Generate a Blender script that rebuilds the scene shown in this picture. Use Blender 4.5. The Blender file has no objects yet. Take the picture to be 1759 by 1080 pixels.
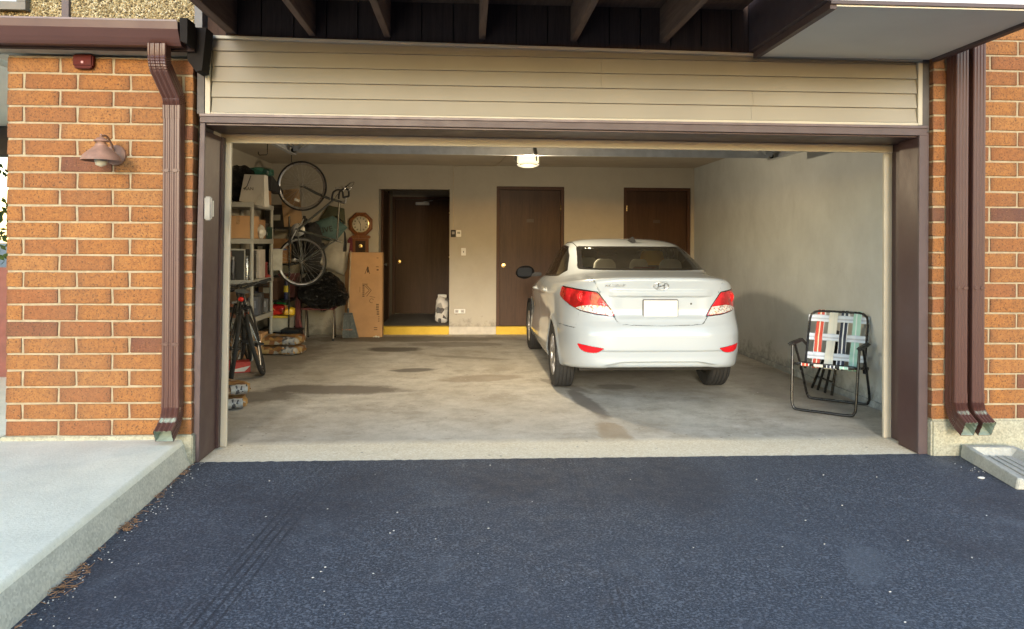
import bpy, bmesh, math, random
import numpy as np
from mathutils import Vector, Matrix, noise as mnoise
R = math.radians
random.seed(7)
scene = bpy.context.scene
COL = scene.collection

# ------------------------------------------------------------------ camera
cam_d = bpy.data.cameras.new('camera'); cam = bpy.data.objects.new('camera', cam_d); COL.objects.link(cam)
cam.location = (0, -4.87, 1.397)
yaw = math.atan(75.5/1290)
cam.rotation_euler = (Matrix.Rotation(-yaw, 4, 'Z') @ Matrix.Rotation(R(90), 4, 'X') @ Matrix.Rotation(0.0052, 4, 'Z')).to_euler()
cam_d.sensor_width = 36; cam_d.sensor_fit = 'HORIZONTAL'
cam_d.lens = 36*1290/1759
cam_d.shift_y = -(540-417)/1759
cam_d.clip_start = .05; cam_d.clip_end = 3000
scene.camera = cam
# ------------------------------------------------------------------ light
SUN_EL, SUN_AZ = 11, 187      # azimuth: clockwise from +Y, where the sun stands
w = bpy.data.worlds.new('World'); scene.world = w; w.use_nodes = True
nt = w.node_tree; nt.nodes.clear()
sky = nt.nodes.new('ShaderNodeTexSky'); sky.sky_type = 'NISHITA'; sky.sun_disc = False
sky.sun_elevation = R(SUN_EL); sky.sun_rotation = R(SUN_AZ); sky.air_density = 1.3; sky.dust_density = .3; sky.ozone_density = 1.0
hs = nt.nodes.new('ShaderNodeHueSaturation'); hs.inputs['Saturation'].default_value = 1.0
bg = nt.nodes.new('ShaderNodeBackground'); bg.inputs['Strength'].default_value = .15
wo = nt.nodes.new('ShaderNodeOutputWorld')
cool = nt.nodes.new('ShaderNodeMix'); cool.data_type = 'RGBA'; cool.blend_type = 'MULTIPLY'; cool.inputs[0].default_value = 1; cool.inputs[7].default_value = (.92, .935, 1.02, 1)
nt.links.new(sky.outputs[0], hs.inputs['Color']); nt.links.new(hs.outputs[0], cool.inputs[6]); nt.links.new(cool.outputs[2], bg.inputs[0]); nt.links.new(bg.outputs[0], wo.inputs[0])
sd = bpy.data.lights.new('sun', 'SUN'); sd.energy = .5; sd.angle = R(10); sd.color = (1, .90, .75)
sun = bpy.data.objects.new('sun', sd); COL.objects.link(sun)
d = Vector((math.sin(R(SUN_AZ))*math.cos(R(SUN_EL)), math.cos(R(SUN_AZ))*math.cos(R(SUN_EL)), math.sin(R(SUN_EL))))
sun.rotation_euler = d.to_track_quat('Z', 'Y').to_euler(); sun.location = (0, -6, 12)
vs = scene.view_settings; vs.view_transform = 'Standard'; vs.look = 'None'; vs.gamma = 1; vs.exposure = 2.38; vs.use_curve_mapping = False
try:
    scene.cycles.use_denoising = True; scene.cycles.max_bounces = 10; scene.cycles.diffuse_bounces = 7; scene.cycles.glossy_bounces = 4
    scene.cycles.transparent_max_bounces = 12; scene.cycles.sample_clamp_indirect = 6; scene.cycles.caustics_reflective = False; scene.cycles.caustics_refractive = False
except Exception: pass

# ------------------------------------------------------------------ materials
class N:
    def __init__(s, name):
        s.m = bpy.data.materials.new(name); s.m.use_nodes = True
        s.t = s.m.node_tree; s.t.nodes.clear()
        s.out = s.t.nodes.new('ShaderNodeOutputMaterial')
        s.b = s.t.nodes.new('ShaderNodeBsdfPrincipled'); s.t.links.new(s.b.outputs[0], s.out.inputs[0])
        s.tc = s.t.nodes.new('ShaderNodeTexCoord')
    def n(s, typ, **k):
        q = s.t.nodes.new('ShaderNode'+typ)
        for a, v in k.items():
            if hasattr(q, a): setattr(q, a, v)
        return q
    def l(s, a, b): s.t.links.new(a, b)
    def map(s, scale=(1,1,1), loc=(0,0,0), rot=(0,0,0), src='Object'):
        q = s.n('Mapping'); q.inputs['Scale'].default_value = scale; q.inputs['Location'].default_value = loc; q.inputs['Rotation'].default_value = rot
        s.l(s.tc.outputs[src], q.inputs[0]); return q.outputs[0]
    def noise(s, scale, detail=4, rough=.55, vec=None, dist=0):
        q = s.n('TexNoise'); q.inputs['Scale'].default_value = scale; q.inputs['Detail'].default_value = detail
        q.inputs['Roughness'].default_value = rough; q.inputs['Distortion'].default_value = dist
        s.l(vec if vec is not None else s.tc.outputs['Object'], q.inputs['Vector']); return q.outputs['Fac']
    def ramp(s, fac, stops, interp='LINEAR'):
        q = s.n('ValToRGB'); cr = q.color_ramp; cr.interpolation = interp
        while len(cr.elements) > 1: cr.elements.remove(cr.elements[0])
        cr.elements[0].position = stops[0][0]; cr.elements[0].color = c4(stops[0][1])
        for p, c in stops[1:]:
            e = cr.elements.new(p); e.color = c4(c)
        s.l(fac, q.inputs[0]); return q.outputs[0]
    def mix(s, fac, a, b, mode='MIX'):
        q = s.n('Mix', data_type='RGBA', blend_type=mode)
        for i, v in ((0, fac), (6, a), (7, b)):
            if hasattr(v, 'is_output'): s.l(v, q.inputs[i])
            else: q.inputs[i].default_value = v if i == 0 else c4(v)
        return q.outputs[2]
    def math(s, op, a, b=0, clamp=False):
        q = s.n('Math', operation=op); q.use_clamp = clamp
        for i, v in ((0, a), (1, b)):
            if hasattr(v, 'is_output'): s.l(v, q.inputs[i])
            else: q.inputs[i].default_value = v
        return q.outputs[0]
    def set(s, **k):
        for a, v in k.items():
            i = s.b.inputs[a.replace('_', ' ')]
            if hasattr(v, 'is_output'): s.l(v, i)
            else: i.default_value = v
    def bump(s, h, strength=.3, dist=.01):
        q = s.n('Bump'); q.inputs['Strength'].default_value = strength; q.inputs['Distance'].default_value = dist
        s.l(h, q.inputs['Height']); s.l(q.outputs[0], s.b.inputs['Normal'])
def c4(c):
    if isinstance(c, (int, float)): return (c, c, c, 1)
    return tuple(c) if len(c) == 4 else (*c, 1)
def mat(name, col, rough=.6, metal=0, var=.25, vs_=8, bump=0, bs=60, coat=0, spec=.5, **kw):
    m = N(name); f = m.noise(vs_, 5)
    a = tuple(x*(1-var) for x in col[:3]); b = tuple(min(1, x*(1+var*.6)) for x in col[:3])
    m.set(Base_Color=m.ramp(f, [(.3, a), (.7, b)]), Metallic=metal)
    m.set(Roughness=m.ramp(m.noise(vs_*2.3, 3), [(.3, max(.03, rough-.06)), (.75, min(1, rough+.08))]))
    if coat: m.set(Coat_Weight=coat, Coat_Roughness=.04)
    m.b.inputs['Specular IOR Level'].default_value = spec
    if bump: m.bump(m.noise(bs, 4), bump, .01)
    return m.m
MT = {}
def G(name, *a, **k):
    if name not in MT: MT[name] = mat(name, *a, **k)
    return MT[name]

def m_brick():
    m = N('brick'); oi = m.n('ObjectInfo'); rnd = oi.outputs['Random']
    base = m.ramp(rnd, [(0, (.320,.138,.041)), (.22, (.300,.125,.037)), (.42, (.270,.108,.036)), (.57, (.340,.155,.050)), (.72, (.310,.135,.042)), (.84, (.26,.100,.039)), (.95, (.150,.058,.036)), (.98, (.100,.045,.038))], 'CONSTANT')
    v = m.n('VectorMath', operation='ADD'); m.l(m.tc.outputs['Object'], v.inputs[0]); m.l(oi.outputs['Location'], v.inputs[1])
    P = v.outputs[0]
    big = m.noise(5, 3, .6, P); fine = m.noise(85, 3, .75, P); mid = m.noise(30, 4, .7, P)
    # flashed (darker) ends of the bricks
    sx = m.n('SeparateXYZ'); m.l(m.tc.outputs['Generated'], sx.inputs[0])
    ed = m.math('ABSOLUTE', m.math('SUBTRACT', sx.outputs[0], .5))
    ed = m.math('ADD', ed, m.math('MULTIPLY', m.math('SUBTRACT', mid, .5), .35))
    edm = m.ramp(ed, [(.36, 0), (.52, .75)])
    c = m.mix(m.ramp(big, [(.4, 0), (.7, .4)]), base, (.26,.105,.040))
    c = m.mix(m.math('MULTIPLY', edm, .8), c, (.095,.042,.03))
    c = m.mix(m.ramp(mid, [(.35, .45), (.6, 0)]), c, (.14,.052,.022))
    c = m.mix(m.ramp(fine, [(.36, .9), (.47, 0)]), c, (.06,.03,.018))
    c = m.mix(m.ramp(m.noise(140, 2, .5, P), [(.64, 0), (.72, .4)]), c, (.42,.25,.12))
    c = m.mix(m.ramp(m.noise(1.1, 5, .7, P), [(.42, 0), (.68, .30)]), c, (.17,.10,.06))
    m.set(Base_Color=c, Roughness=.85, Specular_IOR_Level=.3); m.bump(m.math('ADD', fine, m.math('MULTIPLY', mid, .8)), .5, .004)
    return m.m
def m_mortar():
    m = N('mortar'); c = m.ramp(m.noise(25, 5), [(.3, (.29,.23,.15)), (.7, (.40,.33,.225))])
    m.set(Base_Color=c, Roughness=.95); m.bump(m.noise(120, 4), .6, .006); return m.m
def m_asphalt():
    m = N('asphalt'); 
    vo = m.n('TexVoronoi'); vo.inputs['Scale'].default_value = 95; m.l(m.tc.outputs['Object'], vo.inputs[0])
    bn = m.n('SeparateColor'); m.l(vo.outputs['Color'], bn.inputs[0])
    big = m.noise(.9, 5, .6); mid = m.noise(9, 5, .65); fine = m.noise(88, 5, .85)
    c = m.ramp(fine, [(.37, (.007,.009,.014)), (.5, (.031,.037,.052)), (.61, (.155,.175,.21))])
    c = m.mix(m.ramp(bn.outputs[0], [(.80, 0), (.93, .6)]), c, (.17,.18,.21))
    c = m.mix(m.ramp(big, [(.35, 0), (.62, .4)]), c, (.052,.062,.084))
    c = m.mix(m.ramp(mid, [(.55, 0), (.8, .35)]), c, (.085,.088,.10))
    # scuffs, and one faint pair of tyre prints running to the garage
    sc = m.noise(2.2, 6, .7, m.map((1, .8, 1), loc=(4,2,0)), .5)
    c = m.mix(m.ramp(sc, [(.57, 0), (.70, .40)]), c, (.12,.132,.155))
    c = m.mix(m.ramp(m.noise(.7, 4, .6, m.map((1, 1, 1), loc=(9,4,0))), [(.50, 0), (.62, .45)]), c, (.024,.024,.034))
    c = m.mix(m.ramp(m.noise(7, 6, .8, m.map((1, .6, 1), loc=(1,7,0)), 1.0), [(.66, 0), (.72, .55)]), c, (.20,.21,.22))
    sxx = m.n('SeparateXYZ'); m.l(m.tc.outputs['Object'], sxx.inputs[0])
    xx = m.math('ADD', sxx.outputs[0], m.math('MULTIPLY', sxx.outputs[1], -.06))
    for x0 in (-.86, .72):
        band = m.ramp(m.math('ABSOLUTE', m.math('SUBTRACT', xx, x0)), [(.07, 1), (.11, 0)])
        ribs = m.ramp(m.math('SINE', m.math('MULTIPLY', xx, 150)), [(.3, 0), (.8, 1)])
        fade = m.ramp(m.noise(1.3, 3), [(.40, 0), (.58, .75 if x0 < 0 else .35)])
        c = m.mix(m.math('MULTIPLY', m.math('MULTIPLY', band, ribs), fade), c, (.014,.016,.024))
    # pale specks
    sp = m.n('TexVoronoi'); sp.inputs['Scale'].default_value = 9; sp.inputs['Randomness'].default_value = 1; m.l(m.tc.outputs['Object'], sp.inputs[0])
    sm = m.ramp(sp.outputs['Distance'], [(.028, 1), (.05, 0)])
    sb = m.n('SeparateColor'); m.l(sp.outputs['Color'], sb.inputs[0])
    c = m.mix(m.math('MULTIPLY', sm, m.ramp(sb.outputs[1], [(.78, 0), (.82, .8)])), c, (.34,.35,.36))
    sp2 = m.n('TexVoronoi'); sp2.inputs['Scale'].default_value = 42; m.l(m.tc.outputs['Object'], sp2.inputs[0])
    s2 = m.n('SeparateColor'); m.l(sp2.outputs['Color'], s2.inputs[0])
    sm2 = m.ramp(sp2.outputs['Distance'], [(.12, .9), (.2, 0)])
    c = m.mix(m.math('MULTIPLY', sm2, m.ramp(s2.outputs[0], [(.93, 0), (.96, .7)])), c, (.33,.33,.33))
    m.set(Base_Color=c, Roughness=m.ramp(mid, [(.3, .62), (.7, .85)]), Specular_IOR_Level=.4)
    m.bump(m.math('ADD', fine, m.math('MULTIPLY', bn.outputs[0], .5)), .6, .005); return m.m
def blob(m, x, y, rx, ry, rot=0, edge=.35, nz=None):
    v = m.map((1, 1, 1), loc=(-x, -y, 0)); 
    q = m.n('Mapping', vector_type='TEXTURE'); q.inputs['Location'].default_value = (x, y, 0); q.inputs['Rotation'].default_value = (0, 0, rot); q.inputs['Scale'].default_value = (rx, ry, 1)
    m.l(m.tc.outputs['Object'], q.inputs[0])
    ln = m.n('VectorMath', operation='LENGTH'); m.l(q.outputs[0], ln.inputs[0]); dd = ln.outputs['Value']
    if nz is not None: dd = m.math('ADD', dd, m.math('MULTIPLY', m.math('SUBTRACT', nz, .5), 1.1))
    return m.ramp(dd, [(1-edge, 1), (1, 0)])
def m_floor():
    m = N('floor_concrete'); big = m.noise(.8, 6, .62); mid = m.noise(4, 7, .72, m.map((1,1,1))); fine = m.noise(90, 4, .7); nz = m.noise(3.2, 5, .7)
    c = m.ramp(mid, [(.28, (.34,.32,.275)), (.5, (.50,.47,.41)), (.75, (.63,.60,.54))])
    c = m.mix(m.ramp(big, [(.42, 0), (.66, .45)]), c, (.30,.25,.18))
    c = m.mix(m.ramp(m.noise(2.2, 6, .75, m.map((1,1,1), loc=(3,1,0))), [(.50, 0), (.64, .5)]), c, (.26,.225,.175))
    c = m.mix(m.ramp(fine, [(.3, .3), (.5, 0)]), c, (.15,.13,.11))
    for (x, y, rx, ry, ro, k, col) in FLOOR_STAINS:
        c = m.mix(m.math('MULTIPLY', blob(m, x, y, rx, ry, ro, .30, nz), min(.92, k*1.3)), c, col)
    # exposed aggregate strip under the door line
    sx = m.n('SeparateXYZ'); m.l(m.tc.outputs['Object'], sx.inputs[0])
    yy = m.math('ADD', sx.outputs[1], m.math('MULTIPLY', m.math('SUBTRACT', m.noise(7, 4), .5), .10))
    st = m.ramp(m.math('ADD', yy, .0), [(.37, 1), (.50, 0)])
    vo = m.n('TexVoronoi'); vo.inputs['Scale'].default_value = 110; m.l(m.tc.outputs['Object'], vo.inputs[0])
    s2 = m.n('SeparateColor'); m.l(vo.outputs['Color'], s2.inputs[0])
    ag = m.ramp(s2.outputs[0], [(0, (.64,.54,.38)), (.4, (.74,.65,.48)), (.8, (.80,.72,.56)), (1, (.86,.80,.68))])
    ag = m.mix(m.ramp(m.noise(6, 4), [(.4, 0), (.75, .4)]), ag, (.62,.53,.38))
    c = m.mix(m.math('MULTIPLY', st, .9), c, ag)
    # hairline cracks and small pits
    wv = m.n('VectorMath', operation='ADD'); m.l(m.tc.outputs['Object'], wv.inputs[0]); nc = m.n('TexNoise'); nc.inputs['Scale'].default_value = 2.2; nc.inputs['Detail'].default_value = 6
    m.l(m.tc.outputs['Object'], nc.inputs[0]); sc = m.n('VectorMath', operation='SCALE'); sc.inputs['Scale'].default_value = .7; m.l(nc.outputs['Color'], sc.inputs[0]); m.l(sc.outputs[0], wv.inputs[1])
    ve = m.n('TexVoronoi', feature='DISTANCE_TO_EDGE'); ve.inputs['Scale'].default_value = .55; m.l(wv.outputs[0], ve.inputs[0])
    ck = m.math('MULTIPLY', m.ramp(ve.outputs[0], [(.002, 1), (.006, 0)]), m.ramp(m.noise(.9, 3), [(.54, 0), (.62, .3)]))
    c = m.mix(ck, c, (.12,.10,.08))
    pv = m.n('TexVoronoi'); pv.inputs['Scale'].default_value = 13; m.l(m.tc.outputs['Object'], pv.inputs[0]); pc = m.n('SeparateColor'); m.l(pv.outputs['Color'], pc.inputs[0])
    c = m.mix(m.math('MULTIPLY', m.ramp(pv.outputs['Distance'], [(.06, .8), (.16, 0)]), m.ramp(pc.outputs[0], [(.80, 0), (.84, 1)])), c, (.17,.14,.11))
    c = m.mix(m.math('MULTIPLY', m.ramp(pv.outputs['Distance'], [(.05, .8), (.12, 0)]), m.ramp(pc.outputs[1], [(.86, 0), (.9, 1)])), c, (.75,.72,.66))
    m.set(Base_Color=c, Roughness=m.ramp(mid, [(.3, .7), (.7, .9)])); m.bump(m.math('ADD', fine, mid), .35, .006); return m.m
def m_conc(name, a, b, agg=0, bs=70):
    m = N(name); mid = m.noise(4, 6, .65); fine = m.noise(bs, 4, .7)
    c = m.ramp(mid, [(.3, a), (.7, b)])
    c = m.mix(m.ramp(m.noise(1.1, 5, .7, m.map((1,.4,1))), [(.5, 0), (.75, .3)]), c, tuple(x*.72 for x in a))
    if agg:
        vo = m.n('TexVoronoi'); vo.inputs['Scale'].default_value = 90; m.l(m.tc.outputs['Object'], vo.inputs[0])
        s2 = m.n('SeparateColor'); m.l(vo.outputs['Color'], s2.inputs[0])
        c = m.mix(agg, c, m.ramp(s2.outputs[0], [(0, tuple(x*.5 for x in a)), (1, tuple(min(1, x*1.5) for x in b))]))
    c = m.mix(m.ramp(fine, [(.28, .35), (.42, 0)]), c, tuple(x*.5 for x in a))
    m.set(Base_Color=c, Roughness=.88); m.bump(m.math('ADD', fine, m.math('MULTIPLY', mid, .6)), .4, .006); return m.m
def m_stucco():
    m = N('pebble_dash'); vo = m.n('TexVoronoi'); vo.inputs['Scale'].default_value = 105; m.l(m.tc.outputs['Object'], vo.inputs[0])
    s2 = m.n('SeparateColor'); m.l(vo.outputs['Color'], s2.inputs[0])
    c = m.ramp(s2.outputs[0], [(0, (.06,.04,.015)), (.25, (.20,.14,.055)), (.6, (.34,.25,.115)), (.85, (.46,.37,.20)), (1, (.60,.52,.36))])
    m.set(Base_Color=c, Roughness=.8)
    q = m.ramp(vo.outputs['Distance'], [(0, 1), (.6, 0)]); m.bump(q, 1.0, .012); return m.m
def m_wall(name, a, b, dirt=.5):
    m = N(name); mid = m.noise(2.5, 6, .65); fine = m.noise(60, 4, .7)
    c = m.ramp(mid, [(.3, a), (.7, b)])
    st = m.noise(3.0, 6, .75, m.map((1, 1, .35)))
    c = m.mix(m.ramp(st, [(.56, 0), (.78, dirt)]), c, tuple(x*.62 for x in a))
    sx = m.n('SeparateXYZ'); m.l(m.tc.outputs['Object'], sx.inputs[0])
    zz = m.math('ADD', sx.outputs[2], m.math('MULTIPLY', m.math('SUBTRACT', m.noise(7, 6, .75), .5), -.9))
    c = m.mix(m.ramp(zz, [(.0, .75), (.20, 0)]), c, tuple(x*.42 for x in a))
    c = m.mix(m.ramp(m.noise(14, 3, .8), [(.70, 0), (.74, .45)]), c, tuple(x*.45 for x in a))
    m.set(Base_Color=c, Roughness=.85); m.bump(m.math('ADD', fine, m.math('MULTIPLY', mid, 2)), .25, .006); return m.m
def m_wood(name, a, b, rough=.5, axis='Z', s=1):
    m = N(name); sc = {'Z': (9*s, 9*s, .6*s), 'Y': (9*s, .6*s, 9*s), 'X': (.6*s, 9*s, 9*s)}[axis]
    f = m.noise(2.4, 7, .65, m.map(sc), .8); g = m.noise(14, 4, .6, m.map(sc))
    c = m.ramp(f, [(.3, a), (.7, b)]); c = m.mix(m.ramp(g, [(.3, .4), (.5, 0)]), c, tuple(x*.5 for x in a))
    m.set(Base_Color=c, Roughness=rough, Specular_IOR_Level=.2); m.bump(f, .15, .004); return m.m
def m_glass(name, tint=(.75,.8,.78), fac=.0, ior=1.5, rough=.0):
    m = N(name); m.t.nodes.remove(m.b)
    tr = m.n('BsdfTransparent'); tr.inputs[0].default_value = c4(tint)
    gl = m.n('BsdfGlossy'); gl.inputs['Roughness'].default_value = rough; gl.inputs[0].default_value = (1,1,1,1)
    fr = m.n('Fresnel'); fr.inputs[0].default_value = ior
    mx = m.n('MixShader'); m.l(m.math('ADD', fr.outputs[0], fac, True), mx.inputs[0]); m.l(tr.outputs[0], mx.inputs[1]); m.l(gl.outputs[0], mx.inputs[2])
    m.l(mx.outputs[0], m.out.inputs[0]); return m.m
def m_emit(name, col, s):
    m = N(name); m.set(Base_Color=(.02,.018,.012,1), Emission_Color=c4(col), Emission_Strength=s, Roughness=.5, Specular_IOR_Level=.1); return m.m
def m_bag(name, cols, scale=7, rough=.4):
    m = N(name); vo = m.n('TexVoronoi'); vo.inputs['Scale'].default_value = scale; m.l(m.tc.outputs['Object'], vo.inputs[0])
    s2 = m.n('SeparateColor'); m.l(vo.outputs['Color'], s2.inputs[0]); n = len(cols)
    c = m.ramp(s2.outputs[0], [(i/n, k) for i, k in enumerate(cols)], 'CONSTANT')
    m.set(Base_Color=c, Roughness=rough); m.bump(m.noise(18, 4), .6, .02); return m.m
def m_crinkle(name, col, rough=.25, s=9):
    m = N(name); f = m.ramp(m.math('ABSOLUTE', m.math('SUBTRACT', m.noise(s*.8, 4, .6, None, 1.8), .5)), [(0, 1), (.09, .35), (.3, 0)])
    m.set(Base_Color=c4(col), Roughness=rough); m.bump(f, 1.0, .05); return m.m

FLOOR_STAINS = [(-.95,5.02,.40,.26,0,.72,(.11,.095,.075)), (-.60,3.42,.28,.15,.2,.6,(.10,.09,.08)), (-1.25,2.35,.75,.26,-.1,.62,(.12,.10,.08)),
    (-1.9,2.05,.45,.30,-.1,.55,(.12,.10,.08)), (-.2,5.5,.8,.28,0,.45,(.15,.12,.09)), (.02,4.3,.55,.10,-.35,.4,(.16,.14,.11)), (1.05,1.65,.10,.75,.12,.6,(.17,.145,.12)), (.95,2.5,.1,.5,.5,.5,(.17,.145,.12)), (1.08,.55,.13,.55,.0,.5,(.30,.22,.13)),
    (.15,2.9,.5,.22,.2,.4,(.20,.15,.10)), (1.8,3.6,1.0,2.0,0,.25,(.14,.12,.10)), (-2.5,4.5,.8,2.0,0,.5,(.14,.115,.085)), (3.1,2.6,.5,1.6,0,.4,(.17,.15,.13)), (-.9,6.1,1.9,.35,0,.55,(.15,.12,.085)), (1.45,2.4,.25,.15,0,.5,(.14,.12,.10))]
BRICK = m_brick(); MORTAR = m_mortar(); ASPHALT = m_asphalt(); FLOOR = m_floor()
SIDEWALK = m_conc('sidewalk_concrete', (.70,.67,.55), (.84,.80,.66), .08)
FOUND = m_conc('foundation_concrete', (.26,.25,.19), (.38,.365,.28), .30)
CURB_SHADED = m_conc('rough_shaded_curb', (.44,.425,.36), (.56,.54,.46), .25)
SPLASH = m_conc('splash_concrete', (.33,.32,.28), (.43,.42,.37), .15)
STUCCO = m_stucco()
GWALL = m_wall('garage_paint', (.385,.35,.29), (.435,.40,.335), .18)
GWALLR = m_wall('garage_side_paint', (.45,.475,.485), (.54,.57,.58), .35)
GCEIL = G('ceiling_paint', (.58,.52,.43), .9, var=.1, vs_=3)
BROWN = G('brown_painted_metal', (.060,.030,.030), .42, var=.12, vs_=3, bump=.05)
BROWNT = G('brown_trim_wood', (.075,.050,.052), .55, var=.15, vs_=5, bump=.1)
DOWN = G('brown_downspout', (.078,.034,.029), .36, var=.03, vs_=.8)
GUT = G('brown_gutter', (.075,.030,.025), .45, var=.1, vs_=3, bump=.04, bs=20)
DKBR = m_wood('dark_brown_boards', (.045,.028,.024), (.075,.046,.038), .75)
JOIST = m_wood('stained_joist', (.11,.068,.052), (.19,.12,.088), .75, 'Y')
SIDING = G('beige_siding', (.255,.23,.185), .55, var=.10, vs_=1.3, bump=.04, bs=200)
STOPM = G('beige_stop', (.42,.385,.315), .5, var=.08, vs_=4)
WHITEM = G('white_fascia', (.78,.79,.82), .45, var=.03, vs_=2)
SOFF = G('soffit_beige', (.80,.77,.67), .75, var=.06, vs_=2, bump=.05)
DOORM = m_wood('brown_door', (.040,.019,.010), (.070,.035,.019), .45, s=.7)
DOORF = m_wood('brown_door_frame', (.060,.028,.018), (.09,.045,.028), .5)
YEL = m_conc('yellow_painted_curb', (.55,.36,.04), (.68,.47,.07), 0)
GALV = G('galvanized_steel', (.55,.57,.60), .4, metal=.85, var=.15, vs_=12)
BLK = G('black_rubber', (.018,.018,.019), .75, var=.2)
BLKP = G('black_plastic', (.02,.02,.022), .5, var=.1, spec=.25)
BLKD = G('matte_black_trim', (.018,.016,.016), .8, spec=.1)
BLKM = G('black_paint_metal', (.012,.012,.013), .28, var=.1)
SILV = G('silver_metal', (.6,.6,.6), .28, metal=1, var=.1)
CARP = G('cardboard', (.50,.29,.145), .8, var=.12, vs_=5, bump=.08, bs=30)
CARD2 = G('cardboard_dark', (.36,.20,.10), .85, var=.15, vs_=6)
CARP3 = G('cardboard_pale', (.45,.30,.17), .8, var=.12, vs_=5)
WHT = G('white_plastic', (.72,.72,.70), .4, var=.05)
SHELFM = G('grey_shelf_plastic', (.36,.355,.33), .5, var=.08)
FOAM = G('pale_paper', (.62,.60,.56), .8, var=.08)
TRASH = m_crinkle('black_bag_film', (.014,.014,.015), .16, 13)

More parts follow.
